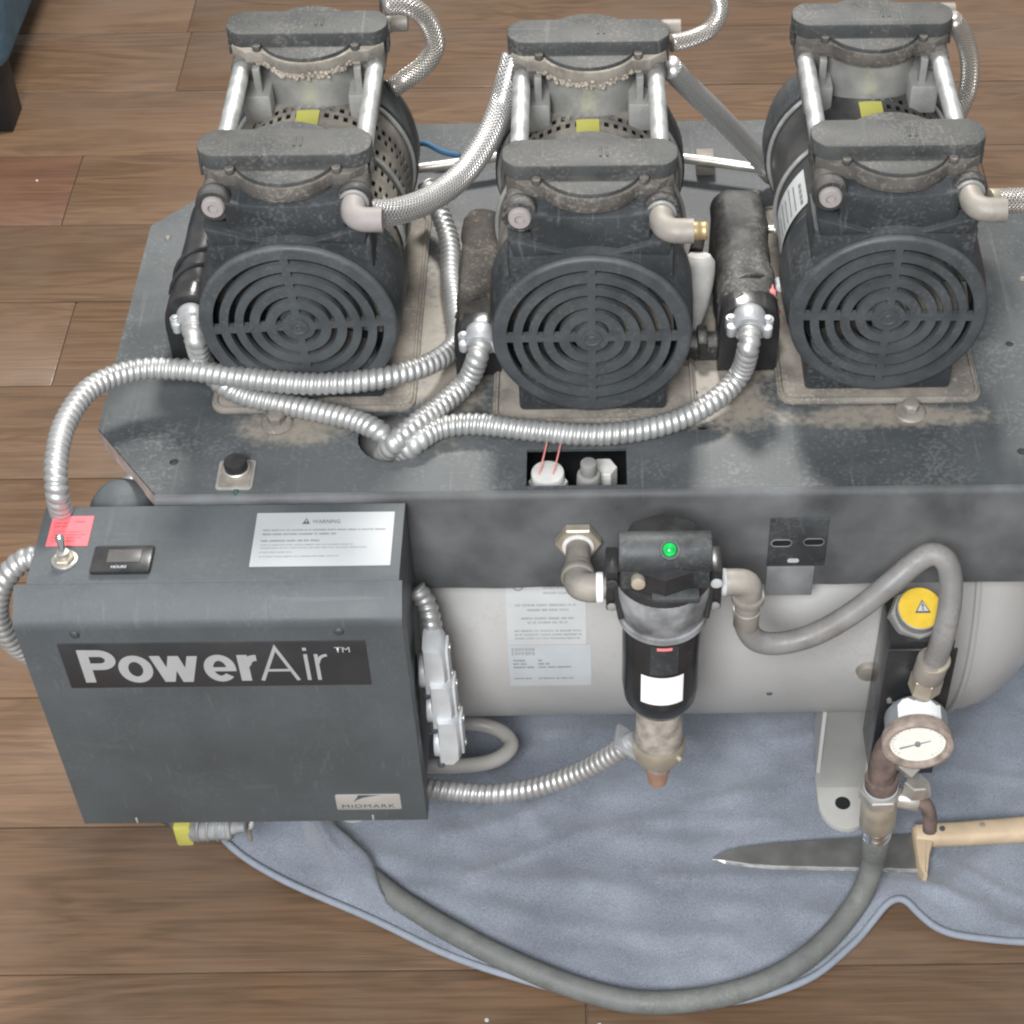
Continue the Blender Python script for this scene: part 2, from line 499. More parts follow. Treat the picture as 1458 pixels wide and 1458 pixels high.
# ------------------------------------------------------------ builders
class B:
    def __init__(s):
        s.bm = bmesh.new()
        s.uv = s.bm.loops.layers.uv.new('UVMap')
    def _merge(s, t, mat=None):
        if mat is not None:
            bmesh.ops.transform(t, matrix=mat, verts=t.verts)
        me = bpy.data.meshes.new('tmp')
        t.to_mesh(me)
        t.free()
        s.bm.from_mesh(me)
        bpy.data.meshes.remove(me)
        return s
    def box(s, lo, hi, bev=0.0, seg=2, mat=None):
        t = bmesh.new()
        t.loops.layers.uv.new('UVMap')
        bmesh.ops.create_cube(t, size=1)
        c = [(a + b) / 2 for a, b in zip(lo, hi)]
        d = [abs(b - a) for a, b in zip(lo, hi)]
        for v in t.verts:
            v.co = Vector((c[0] + v.co.x * d[0], c[1] + v.co.y * d[1], c[2] + v.co.z * d[2]))
        if bev:
            bmesh.ops.bevel(t, geom=t.edges[:], offset=min(bev, min(d) * 0.49), segments=seg, profile=0.5, affect='EDGES')
        return s._merge(t, mat)
    def prism(s, pts, z0, z1, bev=0.0, seg=2, mat=None):
        t = bmesh.new()
        t.loops.layers.uv.new('UVMap')
        a = [t.verts.new((p[0], p[1], z0)) for p in pts]
        b = [t.verts.new((p[0], p[1], z1)) for p in pts]
        t.faces.new(a[::-1])
        top = t.faces.new(b)
        n = len(pts)
        for i in range(n):
            t.faces.new((a[i], a[(i + 1) % n], b[(i + 1) % n], b[i]))
        bmesh.ops.recalc_face_normals(t, faces=t.faces[:])
        if bev:
            bmesh.ops.bevel(t, geom=list(top.edges), offset=bev, segments=seg, profile=0.5, affect='EDGES')
        return s._merge(t, mat)
    def lathe(s, prof, o=(0, 0, 0), axis=(0, 0, 1), seg=32, a0=0.0, a1=2 * PI, flat=0.0):
        o = Vector(o)
        q = Vector((0, 0, 1)).rotation_difference(Vector(axis).normalized())
        full = abs(a1 - a0 - 2 * PI) < 1e-6
        n = seg if full else seg + 1
        rows = []
        for r, h in prof:
            if r < 1e-6:
                rows.append([s.bm.verts.new(o + q @ Vector((0, 0, h)))])
            else:
                row = []
                for i in range(n):
                    a = a0 + (a1 - a0) * i / seg
                    row.append(s.bm.verts.new(o + q @ Vector((r * math.cos(a), r * math.sin(a), h))))
                rows.append(row)
        for r0, r1 in zip(rows, rows[1:]):
            for i in range(seg):
                j = (i + 1) % n
                vs = []
                for v in (r0[i % len(r0)], r0[j % len(r0)], r1[j % len(r1)], r1[i % len(r1)]):
                    if v not in vs:
                        vs.append(v)
                if len(vs) >= 3:
                    s.bm.faces.new(vs)
        return s
    def cyl(s, p0, p1, r0, r1=None, seg=24, bev=0.0):
        r1 = r0 if r1 is None else r1
        p0, p1 = Vector(p0), Vector(p1)
        L = (p1 - p0).length
        b = bev
        if b:
            prof = [(0, 0), (r0 - b, 0), (r0 - 0.3 * b, 0.3 * b), (r0, b), (r1, L - b), (r1 - 0.3 * b, L - 0.3 * b), (r1 - b, L), (0, L)]
        else:
            prof = [(0, 0), (r0, 0), (r1, L), (0, L)]
        return s.lathe(prof, p0, p1 - p0, seg)
    def hexa(s, p0, p1, r, bev=0.001):
        p0, p1 = Vector(p0), Vector(p1)
        L = (p1 - p0).length
        return s.lathe([(0, 0), (r - bev, 0), (r, bev), (r, L - bev), (r - bev, L), (0, L)], p0, p1 - p0, 6)
    def tube(s, pts, r, seg=12, caps=True):
        # pts: dense centreline; r: number or function(arc length)
        pts = [Vector(p) for p in pts]
        n = len(pts)
        T = []
        for i in range(n):
            T.append((pts[min(i + 1, n - 1)] - pts[max(i - 1, 0)]).normalized())
        nrm = T[0].orthogonal().normalized()
        rows, acc, Ls = [], 0.0, []
        for i in range(n):
            if i:
                acc += (pts[i] - pts[i - 1]).length
                nrm = (nrm - T[i] * nrm.dot(T[i])).normalized()
            bi = T[i].cross(nrm)
            rows.append([s.bm.verts.new(pts[i] + (nrm * math.cos(2 * PI * k / seg) + bi * math.sin(2 * PI * k / seg)) * (r(acc, k / seg) if callable(r) else r)) for k in range(seg)])
            Ls.append(acc)
        for i in range(n - 1):
            for k in range(seg):
                f = s.bm.faces.new((rows[i][k], rows[i][(k + 1) % seg], rows[i + 1][(k + 1) % seg], rows[i + 1][k]))
                for lp, (uu, vv) in zip(f.loops, ((k, Ls[i]), (k + 1, Ls[i]), (k + 1, Ls[i + 1]), (k, Ls[i + 1]))):
                    lp[s.uv].uv = (uu / seg, vv)
        if caps:
            s.bm.faces.new(rows[0][::-1])
            s.bm.faces.new(rows[-1])
        return s
    def poly(s, pts):
        s.bm.faces.new([s.bm.verts.new(p) for p in pts])
        return s
    def build(s, name, mat, parent=None, sharp=38, recalc=True):
        if recalc:
            bmesh.ops.recalc_face_normals(s.bm, faces=s.bm.faces[:])
        me = bpy.data.meshes.new(name)
        s.bm.to_mesh(me)
        s.bm.free()
        me.polygons.foreach_set('use_smooth', [True] * len(me.polygons))
        me.set_sharp_from_angle(angle=R(sharp))
        me.materials.append(MATS[mat])
        o = bpy.data.objects.new(name, me)
        col.objects.link(o)
        if parent:
            o.parent = parent
        return o

def thing(name, label, cat, loc=(0, 0, 0), rotz=0.0, group=None):
    o = bpy.data.objects.new(name, None)
    o.empty_display_size = 0.02
    col.objects.link(o)
    o.location = loc
    o.rotation_euler = (0, 0, rotz)
    return tag(o, label, cat, group)

def tag(o, label, cat, group=None):
    o['label'] = label
    o['category'] = cat
    if group:
        o['group'] = group
    return o

def spline(P, step=0.004):
    P = [Vector(p) for p in P]
    Q = [P[0] * 2 - P[1]] + P + [P[-1] * 2 - P[-2]]
    d = []
    for i in range(1, len(Q) - 2):
        for k in range(24):
            t = k / 24
            a, b, c, e = Q[i - 1], Q[i], Q[i + 1], Q[i + 2]
            d.append(0.5 * ((2 * b) + (c - a) * t + (2 * a - 5 * b + 4 * c - e) * t * t + (3 * b - a - 3 * c + e) * t ** 3))
    d.append(P[-1])
    for _ in range(8):   # relax so that bends stay round
        d = [d[0]] + [(d[i - 1] + d[i] * 2 + d[i + 1]) / 4 for i in range(1, len(d) - 1)] + [d[-1]]
    acc = [0.0]
    for a, b in zip(d, d[1:]):
        acc.append(acc[-1] + (b - a).length)
    n = max(2, int(acc[-1] / step))
    out, j = [], 0
    for i in range(n + 1):
        s = acc[-1] * i / n
        while j < len(acc) - 2 and acc[j + 1] < s:
            j += 1
        w = (s - acc[j]) / max(1e-9, acc[j + 1] - acc[j])
        out.append(d[j].lerp(d[j + 1], min(1, max(0, w))))
    return out

def rrect(x0, x1, y0, y1, r, n=5):
    pts = []
    for cx, cy, a in ((x1 - r, y1 - r, 0), (x0 + r, y1 - r, 90), (x0 + r, y0 + r, 180), (x1 - r, y0 + r, 270)):
        for k in range(n + 1):
            t = R(a + 90 * k / n)
            pts.append((cx + r * math.cos(t), cy + r * math.sin(t)))
    return pts

def text_part(body, name, mat, parent, box, frame, bold=0.0, spacing=1.0):
    """flat lettering fitted to box=(u0,u1,v0,v1) and laid by frame(u,v)->point"""
    cu = bpy.data.curves.new('t', 'FONT')
    cu.body = body
    cu.offset = bold
    cu.space_character = spacing
    cu.resolution_u = 6
    o = bpy.data.objects.new('t', cu)
    col.objects.link(o)
    bpy.context.view_layer.update()
    me = bpy.data.meshes.new_from_object(o.evaluated_get(bpy.context.evaluated_depsgraph_get()))
    bpy.data.objects.remove(o)
    bpy.data.curves.remove(cu)
    xs = [v.co.x for v in me.vertices]
    ys = [v.co.y for v in me.vertices]
    x0, x1, y0, y1 = min(xs), max(xs), min(ys), max(ys)
    for v in me.vertices:
        u = box[0] + (v.co.x - x0) / (x1 - x0) * (box[1] - box[0])
        w = box[2] + (v.co.y - y0) / (y1 - y0) * (box[3] - box[2])
        v.co = frame(u, w)
    me.name = name
    me.materials.clear()
    me.materials.append(MATS[mat])
    ob = bpy.data.objects.new(name, me)
    col.objects.link(ob)
    ob.parent = parent
    return ob

def print_lines(name, mat, parent, rows, frame, seed=1):
    """rows of tiny print too small to read: (u0,u1,v,height)"""
    rnd = random.Random(seed)
    b = B()
    def quad(u0, u1, v0, v1):
        b.poly([frame(u0, v0), frame(u1, v0), frame(u1, v1), frame(u0, v1)])
    for u0, u1, v, h in rows:
        u, left = u0, rnd.randint(2, 8)
        cw, st = h * 0.62, h * 0.24
        while u < u1 - cw:
            k = rnd.randint(0, 4)
            quad(u, u + st, v, v + h)
            if k in (0, 1, 3):
                quad(u + cw - st, u + cw, v, v + h)
            if k in (0, 2, 4):
                quad(u + st, u + cw - (st if k == 0 else 0), v + h - st, v + h)
            if k in (1, 2):
                quad(u + st, u + cw - (st if k == 1 else 0), v + h * 0.4, v + h * 0.4 + st)
            if k in (0, 4):
                quad(u + st, u + cw - (st if k == 0 else 0), v, v + st)
            u += cw + h * 0.22
            left -= 1
            if left <= 0:
                u += h * 0.6
                left = rnd.randint(2, 9)
    return b.build(name, mat, parent, recalc=False)

D = 0.522        # height of the deck
PATHS = {
    'conduit_1': [(-0.3755, 0.0650, 0.5973), (-0.3673, 0.0350, 0.5969), (-0.3657, 0.0429, 0.5570), (-0.3396, 0.0213, 0.5440), (-0.3003, 0.0138, 0.5350), (-0.2559, 0.0003, 0.5350), (-0.2183, -0.0149, 0.5360), (-0.1945, -0.0303, 0.5340), (-0.1828, -0.0283, 0.5120), (-0.1804, -0.0118, 0.4820)],
    'conduit_2': [(-0.1041, 0.0500, 0.5834), (-0.1057, 0.0300, 0.5773), (-0.1178, 0.0268, 0.5470), (-0.1401, 0.0014, 0.5420), (-0.1647, -0.0279, 0.5420), (-0.1838, -0.0436, 0.5340), (-0.1945, -0.0336, 0.5100), (-0.2012, -0.0210, 0.4820)],
    'conduit_3': [(0.1475, 0.0500, 0.5991), (0.1451, 0.0200, 0.5932), (0.1383, 0.0245, 0.5520), (0.1095, -0.0031, 0.5420), (0.0629, -0.0244, 0.5350), (0.0041, -0.0347, 0.5340), (-0.0545, -0.0280, 0.5340), (-0.1070, -0.0185, 0.5340), (-0.1427, -0.0236, 0.5340), (-0.1646, -0.0419, 0.5320), (-0.1786, -0.0358, 0.5100), (-0.1863, -0.0241, 0.4820)],
    'conduit_4': [(-0.1698, 0.3065, 0.5720), (-0.1564, 0.2805, 0.5570), (-0.1449, 0.2467, 0.5420), (-0.1407, 0.1923, 0.5350), (-0.1333, 0.1371, 0.5350), (-0.1302, 0.1006, 0.5370), (-0.1424, 0.0590, 0.5500), (-0.1734, 0.0284, 0.5580), (-0.2179, 0.0119, 0.5620), (-0.2696, 0.0077, 0.5640), (-0.3296, 0.0175, 0.5640), (-0.3838, 0.0294, 0.5640), (-0.4286, 0.0248, 0.5670), (-0.4618, -0.0036, 0.5720), (-0.4764, -0.0487, 0.5720), (-0.4776, -0.0936, 0.5670), (-0.4761, -0.1178, 0.5470), (-0.4812, -0.1093, 0.5020), (-0.4843, -0.1115, 0.4620)],
    'conduit_5': [(-0.4930, -0.1500, 0.5040), (-0.5116, -0.1550, 0.5005), (-0.5298, -0.1650, 0.4838), (-0.5416, -0.1700, 0.4514), (-0.5410, -0.1700, 0.4169), (-0.5323, -0.1600, 0.3793), (-0.5074, -0.1500, 0.3510)],
    'conduit_6': [(-0.1669, -0.1250, 0.4246), (-0.1585, -0.1300, 0.4102), (-0.1538, -0.1400, 0.3945), (-0.1531, -0.1450, 0.3728)],
    'conduit_7': [(-0.1939, -0.1400, 0.1332), (-0.1536, -0.1450, 0.1294), (-0.1095, -0.1500, 0.1305), (-0.0650, -0.1550, 0.1466), (-0.0211, -0.1600, 0.1772), (0.0111, -0.1650, 0.2120), (0.0307, -0.1680, 0.2367)],
    'cable_loop': [(-0.2048, -0.0813, 0.0900), (-0.1600, -0.0775, 0.0800), (-0.1150, -0.0643, 0.0700), (-0.0942, -0.0399, 0.0650), (-0.1072, -0.0184, 0.0650), (-0.1385, -0.0119, 0.0700), (-0.1704, -0.0210, 0.0800), (-0.1999, -0.0359, 0.0900)],
    'hose_1': [(-0.1989, 0.0550, 0.7230), (-0.1766, 0.0750, 0.7085), (-0.1484, 0.1150, 0.6919), (-0.1217, 0.1600, 0.6850), (-0.0994, 0.2000, 0.6941), (-0.0849, 0.2350, 0.7098), (-0.0762, 0.2500, 0.7336), (-0.0698, 0.2620, 0.7506)],
    'hose_2': [(0.0778, 0.2620, 0.7370), (0.1020, 0.2900, 0.6927), (0.1294, 0.3150, 0.6479), (0.1583, 0.3400, 0.5999), (0.1812, 0.3550, 0.5645), (0.1963, 0.3600, 0.5436)],
    'hose_3': [(0.0800, 0.2900, 0.7450), (0.1009, 0.3000, 0.7440), (0.1183, 0.3100, 0.7477), (0.1286, 0.3200, 0.7600), (0.1252, 0.3300, 0.7740), (0.1117, 0.3400, 0.7850)],
    'hose_4': [(-0.1965, 0.3100, 0.7779), (-0.1741, 0.3200, 0.7717), (-0.1579, 0.3300, 0.7502), (-0.1508, 0.3300, 0.7235), (-0.1625, 0.3250, 0.7029), (-0.1844, 0.3200, 0.6878), (-0.1981, 0.3100, 0.6839)],
    'hose_5': [(0.3605, 0.0750, 0.7122), (0.3795, 0.0800, 0.7090), (0.4029, 0.0850, 0.7066), (0.4326, 0.0900, 0.7056)],
    'hose_6': [(0.3507, 0.3000, 0.7613), (0.3671, 0.3100, 0.7366), (0.3787, 0.3150, 0.7033), (0.3804, 0.3150, 0.6709), (0.3725, 0.3100, 0.6453)],
    'pipe_a': [(-0.1867, 0.3722, 0.5450), (-0.1508, 0.3792, 0.5450), (-0.1132, 0.3888, 0.5450), (-0.0754, 0.3985, 0.5450)],
    'pipe_b': [(0.0882, 0.3886, 0.5450), (0.1295, 0.3787, 0.5450), (0.1667, 0.3689, 0.5450), (0.2000, 0.3605, 0.5450)],
    'grey_hose': [(0.1364, -0.1700, 0.4409), (0.1394, -0.1720, 0.4186), (0.1497, -0.1750, 0.4029), (0.1708, -0.1750, 0.3985), (0.2029, -0.1720, 0.4074), (0.2372, -0.1650, 0.4294), (0.2678, -0.1550, 0.4553), (0.2895, -0.1450, 0.4725), (0.3058, -0.1400, 0.4799), (0.3182, -0.1450, 0.4776), (0.3239, -0.1550, 0.4620), (0.3233, -0.1700, 0.4355), (0.3191, -0.1800, 0.4027), (0.3149, -0.1820, 0.3716)],
    'outlet_hose': [(0.2885, -0.2000, 0.1127), (0.2880, -0.1980, 0.0708), (0.2838, -0.2077, 0.0500), (0.2725, -0.2219, 0.0280), (0.2439, -0.2552, 0.0210), (0.2044, -0.2894, 0.0200), (0.1558, -0.3134, 0.0180), (0.0977, -0.3269, 0.0165), (0.0333, -0.3273, 0.0160), (-0.0310, -0.3082, 0.0160), (-0.0966, -0.2779, 0.0170), (-0.1561, -0.2449, 0.0200), (-0.2025, -0.2126, 0.0180), (-0.2280, -0.1911, 0.0160), (-0.2509, -0.1696, 0.0145), (-0.2716, -0.1488, 0.0145)],
    'blue_wire': [(-0.1939, 0.4285, 0.5350), (-0.1795, 0.4191, 0.5450), (-0.1602, 0.4100, 0.5400), (-0.1415, 0.4118, 0.5330)],
    'left_tube': [(-0.4576, -0.0600, 0.4785), (-0.4425, -0.0600, 0.4951), (-0.4317, -0.0500, 0.4988), (-0.4138, -0.0400, 0.5015)],
}

# ------------------------------------------------------------ floor
fl = B().box((-2.8, -1.4, -0.05), (2.8, 3.4, -0.0042)).build('floor', 'plank_gap')
fl['kind'] = 'structure'
rnd = random.Random(4)
joints = {8: [-0.81, 0.62], 10: [-0.689, 0.5], 6: [-0.752, 0.47], 0: [-0.013], 1: [-0.735, 0.55], 2: [-0.31], 3: [0.1], 4: [-0.95, 0.3], 5: [-0.35], 7: [-1.3, -0.1], 9: [-1.15, 0.05]}
for i in range(-6, 20):
    y0 = -0.4625 + 0.1835 * i
    js = joints.get(i)
    if js is None:
        s = rnd.uniform(-0.7, 0.4)
        js = [s]
    js = sorted(js)
    xs = [js[0] - 2.4, js[0] - 1.2] + js
    while xs[-1] < 1.6:
        xs.append(xs[-1] + rnd.choice((1.2, 1.2, 0.9)))
    for a, b in zip(xs, xs[1:]):
        if b < -2.6 or a > 2.6:
            continue
        dz = rnd.uniform(-0.0008, 0.0004)
        pm = B().box((a + 0.0008, y0 + 0.0005, -0.0040), (b - 0.0008, y0 + 0.1830, dz), 0.0024, 2)
        red = (i == 8 and abs(b + 0.81) < 0.01) or rnd.random() < 0.08
        pm.build('plank', 'wood_red' if red else 'wood_floor', fl)

# ------------------------------------------------------------ towel
front = [(-0.46, -0.02), (-0.440, -0.075), (-0.4057, -0.1271), (-0.3427, -0.1728), (-0.2402, -0.2237), (-0.1485, -0.2719), (-0.0385, -0.311), (0.0333, -0.330), (0.142, -0.325), (0.2159, -0.301), (0.265, -0.262), (0.288, -0.239), (0.306, -0.2235), (0.322, -0.2205), (0.338, -0.2315), (0.356, -0.2435), (0.375, -0.2510), (0.4037, -0.2561), (0.4457, -0.2609), (0.56, -0.268), (0.75, -0.26)]
fp = [Vector((x, y, 0)) for x, y in front]
fs = spline(fp, 0.0042)
BBX = {}
def near(path, x, y):
    k_ = id(path)
    if k_ not in BBX:
        BBX[k_] = (min(p.x for p in path) - 0.06, max(p.x for p in path) + 0.06, min(p.y for p in path) - 0.06, max(p.y for p in path) + 0.06)
    q_ = BBX[k_]
    if not (q_[0] < x < q_[1] and q_[2] < y < q_[3]):
        return 1.0
    best = 9
    for a in path:
        d = (a.x - x) ** 2 + (a.y - y) ** 2
        if d < best:
            best = d
    return math.sqrt(best)
fold1 = spline([(-0.31, -0.10, 0), (-0.300, -0.130, 0), (-0.275, -0.175, 0), (-0.225, -0.213, 0), (-0.14, -0.262, 0), (-0.05, -0.298, 0)], 0.01)
fold2 = spline([(-0.02, -0.12, 0), (0.12, -0.135, 0), (0.22, -0.12, 0), (0.36, -0.11, 0)], 0.01)
fold3 = spline([(-0.20, -0.19, 0), (-0.02, -0.235, 0), (0.14, -0.25, 0)], 0.01)
fold4 = spline([(0.36, -0.2, 0), (0.43, -0.14, 0), (0.55, 0.0, 0)], 0.01)
fold5 = spline([(0.40, -0.03, 0), (0.47, 0.08, 0), (0.55, 0.2, 0)], 0.01)
wr = random.Random(21)
WRK = []
for k in range(20):
    x_, y_ = wr.uniform(-0.22, 0.55), wr.uniform(-0.29, 0.02)
    a_ = wr.choice((0.1, -0.25, 0.5, 2.6, 1.0)) + wr.uniform(-0.3, 0.3)
    l_ = wr.uniform(0.06, 0.18)
    bend_ = wr.uniform(-0.03, 0.03)
    WRK.append((spline([(x_ - math.cos(a_) * l_, y_ - math.sin(a_) * l_, 0), (x_ + bend_ * math.sin(a_), y_ - bend_ * math.cos(a_), 0), (x_ + math.cos(a_) * l_, y_ + math.sin(a_) * l_, 0)], 0.012), wr.uniform(0.0025, 0.006), wr.uniform(0.006, 0.014)))
tail = spline([(-0.1950, -0.2140, 0), (-0.2282, -0.1904, 0), (-0.2508, -0.1699, 0), (-0.2757, -0.1446, 0), (-0.3013, -0.117, 0), (-0.32, -0.06, 0)], 0.005)
tw = thing('towel', 'rumpled blue grey towel spread on the wooden floor under the tank', 'towel')
b = B()
NR = 125
KN = [(0.15, -0.155), (0.19, -0.155), (0.23, -0.155), (0.27, -0.155), (0.31, -0.155), (0.35, -0.15), (0.39, -0.135), (0.43, -0.132)]
rows = []
for q, p in enumerate(fs):
    tgt = Vector((p.x * 1.0 + (0.02 if p.x > 0 else 0.0), 0.55, 0))
    row = []
    for k in range(NR + 1):
        t = (k / NR) ** 1.5
        v = p.lerp(tgt, t)
        d = (v - p).length
        z = 0.0035 + 0.0022 * math.exp(-(d / 0.006) ** 2)
        z += 0.0045 * (noise.noise(Vector((v.x * 8, v.y * 16, 1.3))) + 0.6) * min(1, d / 0.02)
        z += 0.0026 * noise.noise(Vector((v.x * 26 + v.y * 12, v.y * 44, 4.3))) * min(1, d / 0.02)
        for F, hgt, wd in [(fold1, 0.014, 0.008), (fold2, 0.006, 0.014), (fold3, 0.005, 0.014), (fold4, 0.007, 0.016), (fold5, 0.007, 0.016)] + WRK:
            e = near(F, v.x, v.y)
            if e < wd * 3:
                z += hgt * math.exp(-(e / wd) ** 2) * min(1.0, d / 0.015)
        if -0.34 < v.x < -0.2:
            e = near(tail, v.x, v.y)
            if e < 0.06:
                # the towel lies over the tail of the hose behind an oblique edge
                g = ((v.x + 0.2340) * -0.945 + (v.y + 0.1840) * -0.305)
                g = min(1.0, max(0.0, 0.5 + g / 0.010))
                z += 0.030 * math.exp(-(e / 0.0170) ** 4) * g * g * (3 - 2 * g) * min(1.0, d / 0.012)
        for hx_, hy_ in KN:
            z *= 1.0 - 0.45 * math.exp(-((v.x - hx_) ** 2 + (v.y - hy_) ** 2) / 0.0012)
        z *= 1.0 - 0.6 * math.exp(-((v.x - 0.275) ** 2 + (v.y + 0.10) ** 2) / 0.002)
        # the free corner by the knife lifts off the floor
        g = (v.x - 0.315) ** 2 + (v.y + 0.215) ** 2
        z += 0.022 * math.exp(-g / 0.0011)
        row.append(b.bm.verts.new((v.x, v.y, max(0.0025, z))))
    rows.append(row)
for r0, r1 in zip(rows, rows[1:]):
    for k in range(NR):
        b.bm.faces.new((r0[k], r1[k], r1[k + 1], r0[k + 1]))
edge = [Vector(r[0].co) for r in rows]
b.build('cloth', 'terry', tw, sharp=180)
b = B().tube([e + Vector((0, 0.002, 0.001)) for e in edge], 0.0040, 8)
b.build('hem', 'hem', tw, sharp=180)

# ------------------------------------------------------------ tank
tk = thing('air_tank', 'pale grey horizontal steel air tank under the black deck', 'air tank', (0, 0.1217, 0))
TR, TZ = 0.22, 0.27
prof = [(0.0, -0.47)]
for k in range(1, 13):
    a = PI / 2 * k / 12
    prof.append((TR * math.sin(a), -0.34 - 0.13 * math.cos(a)))
prof2 = prof + [(r, 0.035 - h) for r, h in prof[::-1]]
B().lathe(prof2, (0, 0, TZ), (1, 0, 0), 96).build('shell', 'tank_paint', tk)
for sx in (-1, 1):
    w = B()
    w.tube([Vector((sx * 0.34 + (0.035 if sx > 0 else 0), math.cos(t) * (TR + 0.0005), TZ + math.sin(t) * (TR + 0.0005))) for t in [2 * PI * k / 72 for k in range(73)]], 0.0035, 8)
    w.build('weld_seam', 'tank_paint', tk)
def tank_pt(x, ang, lift):
    # ang measured from straight forward, down positive
    return Vector((x, -math.cos(ang) * (TR + lift), TZ - math.sin(ang) * (TR + lift)))
for i, (x0, x1) in enumerate(((-0.30, -0.242), (0.2455, 0.304))):
    for sy in (-1, 1):
        f = B()
        # bent bracket: leg from the shell to the floor with a rounded foot
        prof = [(-0.168, 0.150), (-0.167, 0.11), (-0.168, 0.07), (-0.172, 0.038), (-0.181, 0.018), (-0.196, 0.010), (-0.205, 0.0085)]
        if i == 0:
            prof = [(yy + 0.02, zz) for yy, zz in prof]
        if sy < 0:
            path = [Vector(((x0 + x1) / 2, yy, zz)) for yy, zz in prof]
        else:
            path = [Vector(((x0 + x1) / 2, -yy, zz)) for yy, zz in prof]
        ps = spline(path, 0.006)
        hw = (x1 - x0) / 2
        prev = None
        for p in ps:
            cur = [f.bm.verts.new((p.x + s * hw, p.y, p.z)) for s in (-1, 1)]
            if prev:
                f.bm.faces.new((prev[0], prev[1], cur[1], cur[0]))
            prev = cur
        bmesh.ops.solidify(f.bm, geom=f.bm.faces[:], thickness=0.006)
        # rounded end of the foot
        yc = (-0.206 + (0.02 if i == 0 else 0)) * (1 if sy < 0 else -1)
        out = [((x0 + x1) / 2 + hw * math.cos(t), yc + 0.036 * math.sin(t) * (1 if sy > 0 else -1)) for t in [PI * k / 12 for k in range(13)]]
        out += [(x0, yc - 0.02 * sy), (x1, yc - 0.02 * sy)]
        f.prism(out, 0.0075, 0.0150, 0.0015)
        # side gussets
        for xs in (x0, x1 - 0.004):
            y1 = -0.168 if sy < 0 else 0.168
            y2 = -0.13 if sy < 0 else 0.13
            t = [(y1, 0.16), (y2, 0.14), (y2, 0.06), (y1 * 1.05, 0.012)]
            vs = [f.bm.verts.new((xs + e, yy, zz)) for e in (0, 0.004) for yy, zz in t]
            f.bm.faces.new(vs[:4]); f.bm.faces.new(vs[4:])
            for k in range(4):
                f.bm.faces.new((vs[k], vs[(k + 1) % 4], vs[4 + (k + 1) % 4], vs[4 + k]))
        ft = f.build('foot', 'foot_paint', tk)
        if sy < 0 and i == 1:
            B().cyl(((x0 + x1) / 2 - 0.002, -0.2085, 0.0130), ((x0 + x1) / 2 - 0.002, -0.2085, 0.0155), 0.0085, seg=20).build('bolt_hole', 'deep_black', ft)
# labels on the shell
def tl(x, z, lift):
    a = math.asin((TZ - z) / TR)
    return tank_pt(x, a, lift)
def tank_label(name, mat, x0, x1, z0, z1):
    b = B()
    n = 10
    rows = []
    for k in range(n + 1):
        z = z0 + (z1 - z0) * k / n
        rows.append([b.bm.verts.new(tl(x, z, 0.0006)) for x in (x0, (x0 + x1) / 2, x1)])
    for r0, r1 in zip(rows, rows[1:]):
        for j in range(2):
            b.bm.faces.new((r0[j], r0[j + 1], r1[j + 1], r1[j]))
    return b.build(name, mat, tk, recalc=False)
la = tank_label('rating_label', 'paper_dull', -0.0865, -0.0085, 0.306, 0.388)
lb = tank_label('serial_label', 'paper_blue', -0.0865, -0.004, 0.243, 0.3055)
print_lines('print', 'print_faint', la, [(-0.078, -0.017, 0.350, .0022), (-0.066, -0.024, 0.345, .0022), (-0.072, -0.020, 0.336, .0022), (-0.066, -0.026, 0.3315, .0022), (-0.079, -0.013, 0.322, .002), (-0.079, -0.013, 0.3175, .002), (-0.079, -0.015, 0.313, .002), (-0.05, -0.014, .372, .002), (-.05, -.016, .367, .002), (-.05, -.016, .362, .002)], lambda u, v: tl(u, v, 0.0009), 3)
ring = B()
for k in range(20):
    a0, a1 = 2 * PI * k / 20, 2 * PI * (k + 1) / 20
    ring.poly([tl(-0.0745 + r * math.cos(a), 0.3715 + r * math.sin(a), 0.0009) for r, a in ((0.0062, a0), (0.0062, a1), (0.0051, a1), (0.0051, a0))])
ring.build('mark', 'print_grey', la, recalc=False)
text_part('UL', 'lettering', 'print_grey', la, (-0.0780, -0.0710, 0.3688, 0.3742), lambda u, v: tl(u, v, 0.0010), 0.01)
print_lines('print', 'print_grey', lb, [(-0.082, -0.068, 0.2835, .0024), (-0.082, -0.068, 0.2785, .0024), (-0.082, -0.06, 0.2735, .0024), (-0.057, -0.053, .2835, .0024), (-0.057, -.044, .2785, .0024), (-0.057, -0.024, .2735, .0024), (-.082, -.064, .2555, .002), (-.057, -.022, .2555, .002)], lambda u, v: tl(u, v, 0.0009), 5)
print_lines('print', 'print_faint', lb, [(-0.083, -0.058, 0.298, .004), (-0.083, -0.058, 0.2925, .004)], lambda u, v: tl(u, v, 0.0009), 6)
for bx, bz, br in ((0.2751, 0.2628, 0.014), (0.1784, 0.219, 0.004)):
    p = tl(bx, bz, 0.0)
    nrm = Vector((0, p.y, p.z - TZ)).normalized()
    B().cyl(p - nrm * 0.004, p + nrm * (0.006 if br > .01 else .001), br, br * 0.8, 20, 0.001).build('boss', 'fitting_tan' if br > .01 else 'print_dark', tk)

